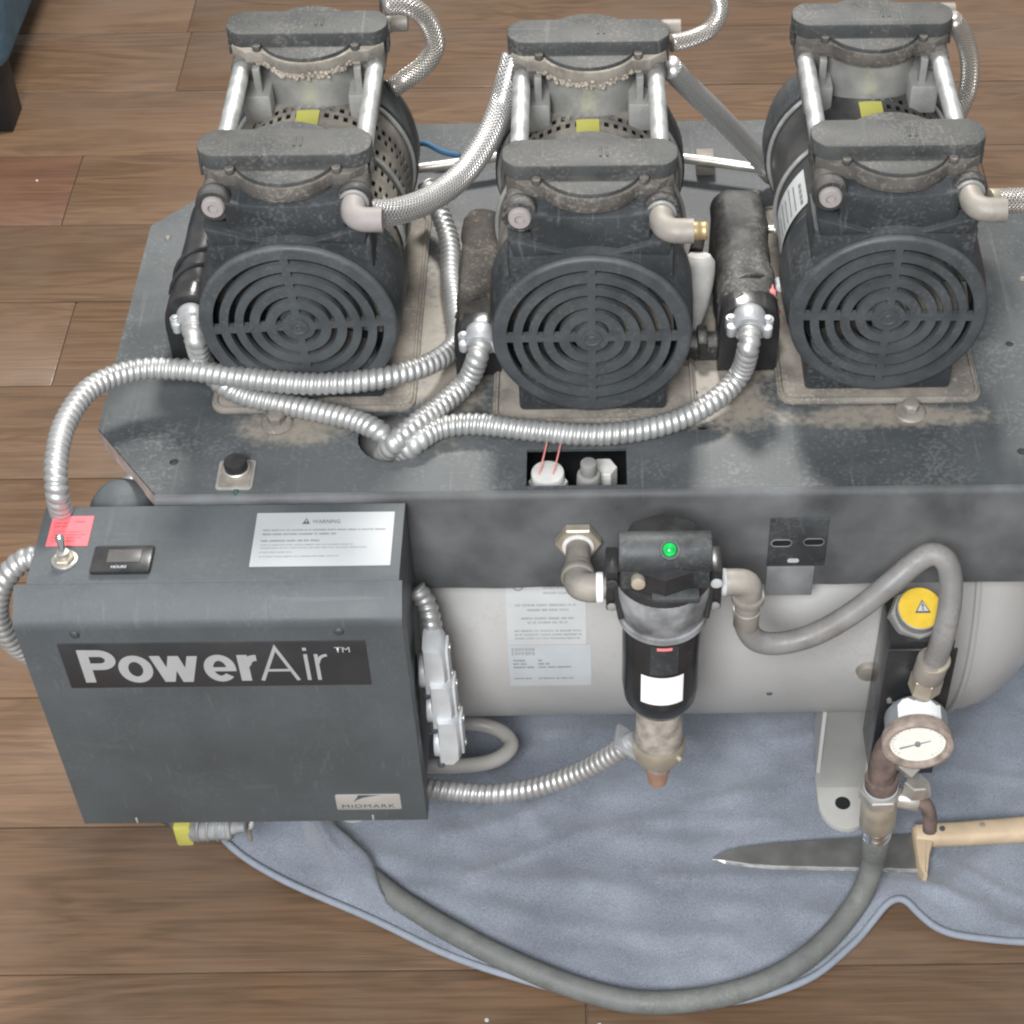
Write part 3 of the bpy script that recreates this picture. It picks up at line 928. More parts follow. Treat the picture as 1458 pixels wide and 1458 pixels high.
# ------------------------------------------------------------ deck
dk = thing('mounting_deck', 'black powder coated sheet metal deck carrying the three compressors', 'deck', (0, 0, 0))
outer = [(-0.398, -0.0935), (0.460, -0.0935), (0.4655, -0.086), (0.4655, 0.307), (0.30, 0.49), (-0.30, 0.49), (-0.4655, 0.307), (-0.4655, -0.005)]
holes = []
def circ(x, y, r, n=24, s=1.0):
    return [(x + r * math.cos(2 * PI * k / n), y + s * r * math.sin(2 * PI * k / n)) for k in range(n)]
holes.append(circ(-0.186, -0.022, 0.0335))
holes.append([(-0.061, -0.041), (-0.061, -0.0885), (0.031, -0.0885), (0.031, -0.041)])
holes.append(circ(-0.3867, -0.0519, 0.0042, 14))
holes.append(circ(0.3964, -0.0515, 0.0045, 14))
holes.append(circ(0.1035, -0.0135, 0.0055, 14, 0.7))
holes.append(circ(0.0985, 0.035, 0.003, 12))
holes.append(circ(0.41, 0.1, 0.004, 12))
t = B()
eds = []
for lp in [outer] + holes:
    vs = [t.bm.verts.new((x, y, D)) for x, y in lp]
    for i in range(len(vs)):
        eds.append(t.bm.edges.new((vs[i], vs[(i + 1) % len(vs)])))
bmesh.ops.triangle_fill(t.bm, use_beauty=True, use_dissolve=False, edges=eds, normal=(0, 0, 1))
for f in t.bm.faces:
    if f.normal.z < 0:
        f.normal_flip()
bmesh.ops.solidify(t.bm, geom=t.bm.faces[:], thickness=0.003)
t.build('top_plate', 'deck_paint', dk, sharp=30)
# front skirt: rolled edge then straight down
s = B()
prof = [(-0.0936, D)] + [(-0.0936 - 0.0064 * math.sin(a), D - 0.0064 + 0.0064 * math.cos(a)) for a in [PI / 2 * k / 6 for k in range(1, 7)]] + [(-0.100, 0.46), (-0.1003, 0.3965)]
nx = 60
rows = []
for y, z in prof:
    rows.append([s.bm.verts.new((-0.398 + 0.858 * k / nx, y - (0.0006 * noise.noise(Vector((k * .2, z * 20, 0))) if z < .5 else 0), z + (0.0012 * noise.noise(Vector((k * .35, 7, 0))) if z < .4 else 0))) for k in range(nx + 1)])
for r0, r1 in zip(rows, rows[1:]):
    for k in range(nx):
        s.bm.faces.new((r0[k], r0[k + 1], r1[k + 1], r1[k]))
bmesh.ops.solidify(s.bm, geom=s.bm.faces[:], thickness=-0.0025)
s.build('front_skirt', 'skirt_paint', dk, sharp=50)
for sx in (-1, 1):
    for p0, p1, mt in (((0.3985 if sx < 0 else 0.4605, -0.0925), (0.4655, -0.005 if sx < 0 else -0.086), 'worn_edge'), ((0.4655, -0.004 if sx < 0 else -0.085), (0.4655, 0.307), 'skirt_paint'), ((0.4655, 0.308), (0.30, 0.49), 'skirt_paint')):
        q = B()
        a, c = Vector((sx * p0[0], p0[1], 0)), Vector((sx * p1[0], p1[1], 0))
        n = Vector((c.y - a.y, -(c.x - a.x), 0)).normalized() * 0.0025
        if n.x * sx < 0:
            n = -n
        for w in (a, c):
            pass
        z0, z1 = D - 0.022, D - 0.0012
        vs = [q.bm.verts.new(v + Vector((0, 0, z))) for z in (z0, z1) for v in (a - n, c - n, c, a)]
        for fidx in ((0, 1, 2, 3), (4, 5, 6, 7), (0, 1, 5, 4), (1, 2, 6, 5), (2, 3, 7, 6), (3, 0, 4, 7)):
            q.bm.faces.new([vs[k] for k in fidx])
        q.build('side_flange', mt, dk)
B().box((-0.20, -0.092, 0.462), (0.06, 0.02, 0.465)).build('shade_sheet', 'deep_black', dk)  # black sheet added below the deck opening, stands in for the shade inside
# drain tab, slotted patch
B().box((0.163, -0.1035, 0.384), (0.208, -0.1008, 0.424), 0.0008).build('tab', 'skirt_paint', dk)
pt = B().box((0.1625, -0.1022, 0.4245), (0.217, -0.1005, 0.4885), 0.0006).build('slotted_patch', 'plastic_black', dk)
for x, z, w in ((0.1745, 0.457, 0.0095), (0.2045, 0.458, 0.0095)):
    q = B()
    q.prism([(p[0], p[1]) for p in rrect(-w, w, -0.0045, 0.0045, 0.0044)], 0, 0.0006, mat=Matrix.Translation((x, -0.1023, z)) @ Matrix.Rotation(PI / 2, 4, 'X'))
    sl_ = q.build('slot', 'deep_black', pt)
    rim_ = [Vector((x + p_[0], -0.1029, z + p_[1])) for p_ in rrect(-w, w, -0.0045, 0.0045, 0.0044)]
    B().tube(rim_ + [rim_[0]], 0.0005, 6, caps=False).build('lip', 'skirt_paint', sl_)
q = B()
q.prism([(p[0], p[1]) for p in rrect(-.0055, .0055, -0.0025, 0.0025, 0.0024)], 0, 0.0006, mat=Matrix.Translation((.187, -0.1023, .4325)) @ Matrix.Rotation(PI / 2, 4, 'X'))
q.build('slot', 'paper_dull', pt)
# bolts with washers on the deck
for x, y, lab, mt in ((-0.2973, -0.002, 'broad', 'plate_dusty'), (0.2996, 0.0026, 'broad', 'fitting_tan')):
    bo = B()
    bo.cyl((x, y, D + 0.0002), (x, y, D + 0.004), 0.0155, 0.014, 28, 0.0012)
    o = bo.build('washer', mt, dk)
    bo = B()
    bo.hexa((x, y, D + 0.004), (x, y, D + 0.012), 0.0085)
    bo.lathe([(0.0075, 0.012), (0.006, 0.0138), (0, 0.0145)], (x, y, D), (0, 0, 1), 20)
    bo.build('bolt', mt, dk)
for x, y in ((-0.444, 0.285), (0.089, 0.315), (0.44, 0.2)):
    B().lathe([(0, 0.003), (0.002, 0.0027), (0.0032, 0.0012), (0.0034, 0)], (x, y, D), (0, 0, 1), 14).build('rivet', 'fitting_tan', dk)

# ------------------------------------------------------------ compressors
FZ = 0.100     # fan centre above the deck
def head_outline(cr, hx, hy, cut, n=96):
    pts = []
    for k in range(n):
        a = 2 * PI * k / n
        c, s = math.cos(a), math.sin(a)
        rr = min(hx / max(1e-6, abs(c)), hy / max(1e-6, abs(s)), (hx + hy - cut) / (abs(c) + abs(s)))
        pts.append((max(rr, cr) * c, max(rr, cr) * s))
    return pts

def grille_mesh(rot):
    b = B()
    bm = b.bm
    slots = [(0.0180, 0.0027), (0.0327, 0.0027), (0.0470, 0.0028), (0.0605, 0.0029), (0.0745, 0.0030)]
    rad = [0.0095]
    solid = []
    for c, h in slots:
        rad += [c - h, c + h]
        solid += [True, False]
    rad.append(0.0862)
    solid.append(True)
    nseg = 14
    sp = 0.0036
    rings = []
    for r in rad:
        row = []
        da = math.asin(min(0.9, sp / r))
        for q in range(4):
            a0 = q * PI / 2 + da
            a1 = (q + 1) * PI / 2 - da
            for k in range(nseg + 1):
                a = a0 + (a1 - a0) * k / nseg + rot
                row.append(bm.verts.new((r * math.cos(a), 0, r * math.sin(a) + FZ)))
        rings.append(row)
    n = len(rings[0])
    for i in range(len(rad) - 1):
        for j in range(n):
            spoke = (j % (nseg + 1)) == nseg
            if solid[i] or spoke:
                k = (j + 1) % n
                bm.faces.new((rings[i][j], rings[i][k], rings[i + 1][k], rings[i + 1][j]))
    bm.faces.new(rings[0])
    bmesh.ops.recalc_face_normals(bm, faces=bm.faces[:])
    if bm.faces[0].normal.y > 0:
        bmesh.ops.reverse_faces(bm, faces=bm.faces[:])
    bmesh.ops.solidify(bm, geom=bm.faces[:], thickness=0.006)
    # rolled rim
    b.tube([Vector((0.0862 * math.cos(2 * PI * k / 72), 0.0045, FZ + 0.0862 * math.sin(2 * PI * k / 72))) for k in range(73)], 0.0045, 10, caps=False)
    return b

def compressor(x, y, label, idx):
    t = thing('compressor', label, 'compressor', (x, y, D), 0, 'twin cylinder compressors on the deck')
    # base tray
    b = B()
    b.prism(rrect(-0.095, 0.099, -0.008, 0.30, 0.014), 0.0006, 0.004, 0.0015)
    tr = b.build('base_tray', 'plate_dusty', t)
    b = B()
    rim = rrect(-0.091, 0.095, -0.0045, 0.296, 0.012) 
    rim.append(rim[0])
    b.tube([Vector((p[0], p[1], 0.004)) for p in rim], 0.0022, 6, caps=False)
    b.build('rim', 'plate_dusty', tr)
    # fan cover
    fc = B()
    fc.lathe([(0.0795, 0.006), (0.0795, 0.026), (0.0, 0.0265)], (0, 0, FZ), (0, 1, 0), 64)
    inner = fc.build('fan_well', 'deep_black', t)
    fc = B()
    fc.lathe([(0.080, 0.0055), (0.0885, 0.008), (0.0895, 0.014), (0.0905, 0.020), (0.0925, 0.026), (0.0935, 0.045), (0.094, 0.078), (0.088, 0.080)], (0, 0, FZ), (0, 1, 0), 72)
    fc.box((-0.069, 0.0065, 0.0055), (0.069, 0.075, 0.055), 0.004)
    fc.box((-0.0735, 0.0165, 0.125), (0.0735, 0.076, 0.187), 0.005)
    # tapering neck under the front head
    nk = [(-0.0515, 0.181), (0.0515, 0.181), (0.0535, 0.2285)] + [(0.0535 * math.cos(a) * 0.98, 0.2285 - 0.0075 * math.sin(a)) for a in [PI * k / 10 for k in range(1, 10)]] + [(-0.0535, 0.2285)]
    fc.prism(nk, -0.0745, -0.0185, 0.0025, mat=Matrix.Rotation(PI / 2, 4, 'X'))
    cov = fc.build('fan_cover', 'cover_black', t, sharp=32)
    for sx in (-1, 1):
        g = B()
        tri = [(sx * 0.0725, 0.2035), (sx * 0.0205, 0.1865), (sx * 0.068, 0.1835)]
        if sx > 0:
            tri = tri[::-1]
        g.prism(tri, -0.030, -0.0120, 0.0022, mat=Matrix.Rotation(PI / 2, 4, 'X'))
        g.build('gusset', 'cover_black', cov)
    gr = grille_mesh((0.05, 0.0, -0.02)[idx]).build('grille', 'grille_plastic', t, sharp=40)
    B().lathe([(0.0088, 0.0), (0.0088, -0.0016), (0.0068, -0.0018), (0.0062, -0.0008), (0.0034, -0.0008), (0.0028, -0.0020), (0.0015, -0.0020), (0.0012, 0.0), (0, 0)], (0, -0.0002, FZ), (0, 1, 0), 28).build('hub', 'grille_plastic', gr)
    # fan blades behind the grille
    fb = B()
    fb.cyl((0, 0.012, FZ), (0, 0.026, FZ), 0.018, seg=24)
    for k in range(7):
        a = 2 * PI * k / 7 + idx
        u = Vector((math.cos(a), 0, math.sin(a)))
        v = Vector((-math.sin(a), 0, math.cos(a)))
        w = Vector((0, 1, 0))
        c0, c1 = Vector((0, 0.019, FZ)) + u * 0.015, Vector((0, 0.019, FZ)) + u * 0.074
        pts = [c0 - v * 0.010 - w * 0.005, c0 + v * 0.010 + w * 0.005, c1 + v * 0.024 + w * 0.006, c1 - v * 0.018 - w * 0.006]
        fb.poly(pts)
    bmesh.ops.solidify(fb.bm, geom=[f for f in fb.bm.faces if len(f.verts) == 4 and f.calc_area() > 0.0012], thickness=0.0015)
    fb.build('fan', 'motor_steel', t)
    # motor: perforated shell over a dark core
    B().cyl((0, 0.078, FZ), (0, 0.262, FZ), 0.083, seg=64).build('motor_core', 'deep_black', t)
    ms = B()
    na = 120
    ys = [0.080, 0.105]
    rowsl = []
    y0 = 0.105
    while y0 < 0.225:
        rowsl.append((y0, y0 + 0.008, True))
        rowsl.append((y0 + 0.008, y0 + 0.0125, False))
        y0 += 0.0125
    bands = [(0.080, 0.105, False)] + rowsl + [(y0, 0.250, False)]
    edges = [bands[0][0]] + [e[1] for e in bands]
    rm = 0.0885
    vr = [[ms.bm.verts.new((rm * math.cos(2 * PI * k / na), yy, FZ + rm * math.sin(2 * PI * k / na))) for k in range(na)] for yy in edges]
    for i, (a0, a1, sl) in enumerate(bands):
        for k in range(na):
            ang = 360.0 * (k + 0.5) / na
            up = abs(ang - 90)
            open_zone = up < 52 or (idx == 0 and ang < 60) or (idx == 0 and ang > 340)
            if idx == 2 and 92 < ang < 240:
                open_zone = False
            if idx > 0 and i < 5 and not up < 30:
                open_zone = False
            if sl and open_zone and (k + (i // 2) % 2) % 2 == 0 and (i // 2) % 4 != 3:
                continue
            ms.bm.faces.new((vr[i][k], vr[i][(k + 1) % na], vr[i + 1][(k + 1) % na], vr[i + 1][k]))
    bmesh.ops.recalc_face_normals(ms.bm, faces=ms.bm.faces[:])
    bmesh.ops.solidify(ms.bm, geom=ms.bm.faces[:], thickness=0.0012)
    sh = ms.build('motor_shell', 'motor_black' if idx == 2 else 'motor_steel', t, sharp=40)
    for yy in (0.0805, 0.168, 0.2505):
        B().tube([Vector((0.0905 * math.cos(2 * PI * k / 72), yy, FZ + 0.0905 * math.sin(2 * PI * k / 72))) for k in range(73)], 0.0022, 8, caps=False).build('band', 'seam_steel', sh)
    # nameplate wrapped on the shell
    def shell_label(name, mat, a0, a1, ya, yb):
        q = B()
        n = 12
        rr = []
        for k in range(n + 1):
            a = R(a0 + (a1 - a0) * k / n)
            rr.append([q.bm.verts.new((0.0899 * math.cos(a), yy, FZ + 0.0899 * math.sin(a))) for yy in (ya, yb)])
        for p0, p1 in zip(rr, rr[1:]):
            q.bm.faces.new((p0[0], p0[1], p1[1], p1[0]))
        return q.build(name, mat, sh)
    if idx == 2:
        l = shell_label('nameplate', 'paper_dull', 140, 200, 0.098, 0.150)
        print_lines('print', 'print_dark', l, [(142.5, 150, 0.105, .0035)], lambda u, v: Vector((0.0903 * math.cos(R(u)), v, FZ + 0.0903 * math.sin(R(u)))), 2) if False else None
        q = B()
        for aa, ya, yb in ((143.5, .103, .109), (143.5, .111, .118), (143.5, .120, .126), (143.5, .128, .134), (150, .103, .140), (155, .103, .145), (160, .103, .138), (165, .103, .142), (170, .103, .13), (176, .103, .145)):
            hh = 2.4 if aa < 145 else 1.2
            q.poly([Vector((0.0903 * math.cos(R(a)), y_, FZ + 0.0903 * math.sin(R(a)))) for a, y_ in ((aa, ya), (aa, yb), (aa + hh, yb), (aa + hh, ya))])
        q.build('print', 'print_grey', l)
    elif idx == 0:
        shell_label('nameplate', 'paper', 2, 36, 0.110, 0.128)
    shell_label('warning_tag', 'yellow_tag', 84, 98, 0.172, 0.214)
    # rear cover
    B().lathe([(0.089, 0.2525), (0.0945, 0.254), (0.0945, 0.285), (0.090, 0.305), (0.075, 0.322), (0.04, 0.328), (0, 0.328)], (0, 0, FZ), (0, 1, 0), 64).build('rear_cover', 'cover_black', t)
    B().box((-0.06, 0.25, 0.0055), (0.06, 0.31, 0.05), 0.004).build('rear_foot', 'cover_black', t)
    # cylinders and heads
    for j, yc in enumerate((0.067, 0.264)):
        B().cyl((0, yc, 0.17), (0, yc, 0.2285), 0.0435 if j else 0.040, seg=56).build('cylinder', 'sleeve', t)
        for sx in (-1, 1):
            cc = B()
            cc.box((sx * 0.037, yc - (0.046 if j else 0.02), 0.172), (sx * 0.064, yc + 0.046, 0.203), 0.003)
            if j: cc.box((sx * 0.0445, yc - 0.040, 0.20), (sx * 0.0515, yc - 0.032, 0.229), 0.001)
            cc.box((sx * 0.0445, yc + 0.032, 0.20), (sx * 0.0515, yc + 0.040, 0.229), 0.001)
            cc.build('crankcase', 'cast_grey', t)
        g = B()
        g.prism([(p[0], p[1] + yc) for p in head_outline(0.0475, 0.0690, 0.0255, 0.014)], 0.2245, 0.2292)
        rough = j == 1 and idx < 2
        gk = g.build('gasket', 'gasket_dust' if rough else 'head_rim', t)
        if rough:
            # crumbling dust caked under the lip
            cr = B()
            rd = random.Random(idx * 7 + 3)
            for k in range(150):
                a = R(180 + 180 * rd.random()) if idx else R(200 + 140 * rd.random())
                rr = 0.0475 + rd.uniform(-0.001, 0.0025)
                s_ = rd.uniform(0.0010, 0.0030)
                cr.lathe([(0, -s_), (s_ * .8, -s_ * .5), (s_, 0), (s_ * .7, s_ * .6), (0, s_)], (rr * math.cos(a), yc + rr * math.sin(a), 0.2270 + rd.uniform(-0.0045, 0.0035)), (rd.random(), rd.random(), 1), 7)
            cr.build('caked_dust', 'gasket_dust', gk)['kind'] = 'stuff'
        h = B()
        h.prism([(p[0], p[1] + yc) for p in head_outline(0.0500, 0.0725, 0.0285, 0.014)], 0.2292, 0.2405, 0.0015)
        hd = h.build('cylinder_head', 'head_crust' if rough else 'head_rim', t, sharp=30)
        h = B()
        h.prism(circ(0, yc, 0.0475, 64), 0.2405, 0.2445, 0.0012)
        h.build('disc_cap', 'head_paint', hd)
        h = B()
        o8 = [(-0.0765, -0.009), (-0.066, -0.0205), (0.066, -0.0205), (0.0765, -0.009), (0.0765, 0.009), (0.066, 0.0205), (-0.066, 0.0205), (-0.0765, 0.009)]
        # soften the corners of the bar
        o8s = []
        for k in range(8):
            p, c, n_ = Vector(o8[k - 1]), Vector(o8[k]), Vector(o8[(k + 1) % 8])
            a, e = c + (p - c).normalized() * 0.005, c + (n_ - c).normalized() * 0.005
            o8s += [tuple(a), tuple((a + e) / 4 + c / 2), tuple(e)]
        h.prism([(p[0], p[1] + yc) for p in o8s], 0.2405, 0.255, 0.0018)
        for sx in (-1, 1):
            h.box((sx * 0.0745, yc - 0.008, 0.226), (sx * 0.0765, yc + 0.008, 0.2405))
        bar = h.build('top_bar', 'head_paint', hd, sharp=30)
        m = B()
        for q_ in (-1, 1):
            m.box((0.012 + q_ * 0.0028 - 0.0011, yc - 0.007, 0.2549), (0.012 + q_ * 0.0028 + 0.0011, yc + 0.007, 0.2560), 0.0004)
        m.build('cast_mark', 'head_paint', bar)
        for sx in (-1, 1):
            for sy in (-1, 1):
                sx_ = 0.0465 * sx
                w = B()
                w.cyl((sx_, yc + sy * 0.0255, 0.2405), (sx_, yc + sy * 0.0255, 0.2462), 0.0042, seg=18, bev=0.0007)
                w.cyl((sx_, yc + sy * 0.0255, 0.2461), (sx_, yc + sy * 0.0255, 0.24645), 0.0021, seg=6)
                w.build('screw', 'head_rim', hd)
        # port bosses
        for sx in (-1, 1):
            B().cyl((sx * 0.0612, yc - 0.028, 0.221), (sx * 0.0612, yc + 0.02, 0.221), 0.0125, seg=28, bev=0.001).build('port_boss', 'head_rim', hd)
    for sx in (-1, 1):
        B().cyl((sx * 0.0635, 0.085, 0.222), (sx * 0.0635, 0.250, 0.222), 0.0083, seg=28).build('transfer_tube', 'aluminium', t)
    # front left plug
    p = B()
    p.lathe([(0.0, 0), (0.0152, 0), (0.0158, 0.002), (0.0158, 0.012), (0.0148, 0.0135), (0.0112, 0.0135), (0.0108, 0.006), (0, 0.006)], (-0.0612, 0.033, 0.221), (0, -1, 0), 32)
    pl = p.build('port_collar', 'rubber_black', t)
    p = B()
    p.lathe([(0.0103, 0), (0.0103, 0.0125), (0.0088, 0.0145), (0.0045, 0.0146), (0.004, 0.0115), (0, 0.0112)], (-0.0612, 0.030, 0.221), (0, -1, 0), 28)
    p.build('plug', 'pink_plug', pl)
    # front right elbow
    p = B()
    p.lathe([(0.0, 0), (0.0152, 0), (0.0158, 0.002), (0.0158, 0.008), (0.0148, 0.0095), (0, 0.0095)], (0.0612, 0.034, 0.221), (0, -1, 0), 32)
    p.build('port_collar', 'rubber_black', t)
    p = B()
    p.lathe([(0.0128, 0), (0.0132, 0.001), (0.0132, 0.0035), (0.012, 0.0045), (0, 0.0045)], (0.0612, 0.026, 0.221), (0, -1, 0), 28)
    p.build('seal_ring', 'cast_grey', t)
    bend = [Vector((0.0612, 0.026, 0.221))] + [Vector((0.0612 + 0.014 * (1 - math.cos(a)), 0.012 - 0.014 * math.sin(a), 0.221)) for a in [PI / 2 * k / 8 for k in range(9)]] + [Vector((0.088, -0.002, 0.221))]
    el = B().tube(bend, 0.0108, 20)
    el.build('elbow', 'pink_plug' if idx == 0 else 'fitting_tan', t)
    if idx == 1:
        B().lathe([(0.0, 0), (0.0082, 0), (0.0082, 0.004), (0.0076, 0.005), (0.0082, 0.006), (0.0076, 0.008), (0.0082, 0.010), (0.0074, 0.012), (0.0055, 0.012), (0.005, 0.006), (0, 0.006)], (0.0878, -0.002, 0.221), (1, 0, 0), 24).build('open_nipple', 'brass', t)
    # rear ports
    for sx in (1,):
        p = B()
        p.cyl((sx * 0.0612, 0.29, 0.221), (sx * 0.0612, 0.315, 0.221), 0.0125, seg=24, bev=0.001)
        p.tube([Vector((sx * 0.0612, 0.30, 0.221)), Vector((sx * 0.064, 0.312, 0.221)), Vector((sx * 0.075, 0.318, 0.222)), Vector((sx * 0.09, 0.318, 0.222))], 0.0100, 16)
        p.build('rear_elbow', 'fitting_tan', t)
    return t

compressor(-0.2669, 0.020, 'black compressor nearest the control box, braided hose leaving its front elbow', 0)
compressor(0.0006, -0.001, 'middle black compressor with an open brass nipple on its elbow', 1)
compressor(0.2714, 0.0234, 'black compressor above the pressure gauge, with a printed nameplate on its side', 2)

# rear head of the outer compressor carries a small nipple block
for x, y, lab in ((-0.2669 - 0.045, 0.020, 'left'), ):
    pass

# ------------------------------------------------------------ terminal boxes beside the motors
def terminal_box(x, y, L, W, H, mt, label, rotz=0.0, tape=False):
    t = thing('terminal_box', label, 'terminal box', (x, y, D), rotz, 'terminal boxes beside the motors')
    b = B()
    ex = 1.0 if mt == 'gloss_black' else 0.55
    sec = [(-W / 2, 0.0), (W / 2, 0.0), (W / 2, H * 0.55)] + [(W / 2 * math.copysign(abs(math.cos(a)) ** ex, math.cos(a)), H * 0.55 + H * 0.45 * math.sin(a) ** ex) for a in [PI * k / 14 for k in range(1, 14)]] + [(-W / 2, H * 0.55)]
    n = 40
    RG = 0.0012 if mt == 'gloss_black' else 0.0030
    rows = []
    for i in range(n + 1):
        yy = L * i / n
        e = min(1.0, 0.86 + 0.14 * min(yy, L - yy) / 0.010) if min(yy, L - yy) < 0.010 else 1.0
        rows.append([b.bm.verts.new((sx * e + RG * noise.noise(Vector((sx * 60, yy * 45, sz * 50))), yy, max(0.0005, sz * (0.5 + 0.5 * e) + 1.5 * RG * noise.noise(Vector((sx * 50 + 3, yy * 40, sz * 40 + idx_seed(x))))))) for sx, sz in sec])
    m = len(sec)
    for r0, r1 in zip(rows, rows[1:]):
        for k in range(m):
            b.bm.faces.new((r0[k], r0[(k + 1) % m], r1[(k + 1) % m], r1[k]))
    b.bm.faces.new(rows[0]); b.bm.faces.new(rows[-1][::-1])
    body = b.build('housing', mt, t, sharp=60)
    # moulded end cap
    c = B()
    c.prism([(p[0] * 1.05, p[1] * 1.03) for p in sec], -0.020, 0.004, 0.003, mat=Matrix.Rotation(PI / 2, 4, 'X') @ Matrix.Translation((0, 0, 0)))
    c.build('end_cap', 'gloss_black', t, sharp=40)
    c = B()
    for k in range(2 if mt == 'gloss_black' else 1):
        yy = 0.045 + 0.024 * k
        c.tube([Vector((W * 0.53 * math.cos(a), yy + 0.010 * math.cos(a), H * 0.55 + H * 0.47 * math.sin(a))) for a in [PI * 0.1 + PI * 0.8 * j / 10 for j in range(11)]], 0.0022, 6)
    c.build('rib', mt, t)
    return t
def idx_seed(x):
    return x * 17.0
terminal_box(-0.3790, 0.082, 0.165, 0.052, 0.088, 'gloss_black', 'glossy black terminal box beside the compressor nearest the control box')
terminal_box(-0.1090, 0.066, 0.190, 0.042, 0.058, 'rubber_dusty', 'brown dusty terminal box beside the middle compressor')
terminal_box(0.1500, 0.068, 0.190, 0.055, 0.078, 'rubber_black', 'scuffed black terminal box beside the white taped splice')

# ------------------------------------------------------------ conduits
def conduit(key, label, mat='conduit_zinc', r=0.0098, pitch=0.0070, parts=None, seg=16):
    pts = spline(PATHS[key], pitch / 8)
    o = PATHS[key][0]
    t = thing('flexible_conduit', label, 'conduit', o, 0, 'corrugated metal conduits')
    off = Vector(o)
    def rr(s, u=0.0):
        ph = (s / pitch + u) % 1.0
        return r * (1.0 + 0.105 * (abs(math.sin(PI * ph)) ** 0.8 * 2 - 1))
    B().tube([p - off for p in pts], rr, seg).build('sleeve', mat, t, sharp=180)
    return t, off, pts

def connector(t, off, p, d, mat='connector_zinc', big=1.0):
    """clamp connector at p pointing along d (towards the conduit)"""
    d = Vector(d).normalized()
    p = Vector(p) - off
    c = B()
    s = big
    c.lathe([(0, -0.010 * s), (0.0100 * s, -0.010 * s), (0.0135 * s, -0.006 * s), (0.0150 * s, 0.0), (0.0150 * s, 0.011 * s), (0.0140 * s, 0.013 * s), (0.010 * s, 0.013 * s)], p, d, 26)
    side = d.cross(Vector((0, 0, 1))).normalized()
    up = side.cross(d).normalized()
    for e in (-1, 1):
        q = p + side * e * 0.0155 * s + d * 0.004 * s
        c.cyl(q - up * 0.006 * s, q + up * 0.006 * s, 0.0050 * s, seg=14, bev=0.0008)
        q2 = p + side * e * 0.0150 * s + d * 0.013 * s
        c.cyl(q2 - up * 0.005 * s, q2 + up * 0.005 * s, 0.0044 * s, seg=14, bev=0.0008)
    cc = c.build('connector', mat, t)
    for e in (-1, 1):
        q = p + side * e * 0.0155 * s + d * 0.004 * s + up * 0.006 * s
        B().cyl(q, q + up * 0.0018 * s, 0.0032 * s, seg=12, bev=0.0005).build('screw', mat, cc)

t, o, pts = conduit('conduit_1', 'corrugated conduit from the glossy black terminal box down into the deck hole')
connector(t, o, pts[0], pts[6] - pts[0], 'connector_zinc', 0.95)
t, o, pts = conduit('conduit_2', 'short corrugated conduit from the brown dusty terminal box to the deck hole')
connector(t, o, pts[0], pts[6] - pts[0])
t, o, pts = conduit('conduit_3', 'corrugated conduit curving in front of the middle compressor to the deck hole')
connector(t, o, pts[0], pts[6] - pts[0], 'connector_zinc', 1.1)
t, o, pts = conduit('conduit_4', 'longest corrugated conduit, arching over the left deck edge behind the red label')
t, o, pts = conduit('conduit_5', 'corrugated conduit looping out of the left side of the control box', pitch=0.0078)
t, o, pts = conduit('conduit_6', 'stub of corrugated conduit entering the uppermost pale angle connector', pitch=0.0082, r=0.0092)
t, o, pts = conduit('conduit_7', 'corrugated conduit under the filter bowl, running out from the control box', pitch=0.0080)
dv = (pts[-1] - pts[-8]).normalized()
c = B()
c.box((-0.0025, -0.014, -0.017), (0.0025, 0.014, 0.017), 0.001, mat=Matrix.Translation(pts[-1] - o + dv * 0.003) @ dv.to_track_quat('X', 'Z').to_matrix().to_4x4())
c.cyl(pts[-1] - o + dv * 0.002, pts[-1] - o + dv * 0.012, 0.011, 0.009, 18, 0.001)
c.build('clamp_plate', 'connector_zinc', t)

# angle connectors on the right side of the control box
for k, (z, y) in enumerate(((0.347, -0.160), (0.301, -0.166), (0.254, -0.172))):
    t = thing('angle_connector', ('uppermost', 'middle', 'lowest')[k] + ' of three pale grey angle connectors beside the control box', 'connector', (-0.1668 + 0.004 * k, y, z), 0, 'pale angle connectors in a column')
    b = B()
    b.cyl((0.0, 0, 0), (0.016, 0, 0), 0.0165, seg=26, bev=0.001)
    b.build('collar', 'connector_pale', t)
    b = B()
    sec = [(0.004, -0.020), (0.019, -0.020), (0.026, -0.012), (0.027, 0.012), (0.026, 0.040), (0.020, 0.046), (0.006, 0.046)]
    rows_ = [[b.bm.verts.new((sx, yy, sz)) for sx, sz in sec] for yy in (-0.0165, -0.012, 0.0, 0.012, 0.0165)]
    for j, rw in enumerate(rows_):
        sc_ = (0.82, 1, 1.06, 1, 0.82)[j]
        for v in rw:
            v.co.x = 0.013 + (v.co.x - 0.013) * sc_
            v.co.z = 0.013 + (v.co.z - 0.013) * (0.9 + 0.1 * sc_)
    for r0, r1 in zip(rows_, rows_[1:]):
        for i in range(len(sec)):
            b.bm.faces.new((r0[i], r0[(i + 1) % len(sec)], r1[(i + 1) % len(sec)], r1[i]))
    b.bm.faces.new(rows_[0]); b.bm.faces.new(rows_[-1][::-1])
    b.build('angle_body', 'connector_pale', t, sharp=50)
    b = B()
    b.box((0.0265, -0.0105, -0.010), (0.0295, 0.0105, 0.040), 0.0012)
    cv = b.build('cover', 'connector_pale', t)
    for zz in (-0.004, 0.034):
        B().cyl((0.0295, 0, zz), (0.0312, 0, zz), 0.0036, seg=14, bev=0.0005).build('screw', 'nickel', cv)
    B().cyl((0.006, -0.0155, -0.0165), (0.006, -0.0158, -0.0205), 0.004, seg=12).build('screw', 'print_dark', t)

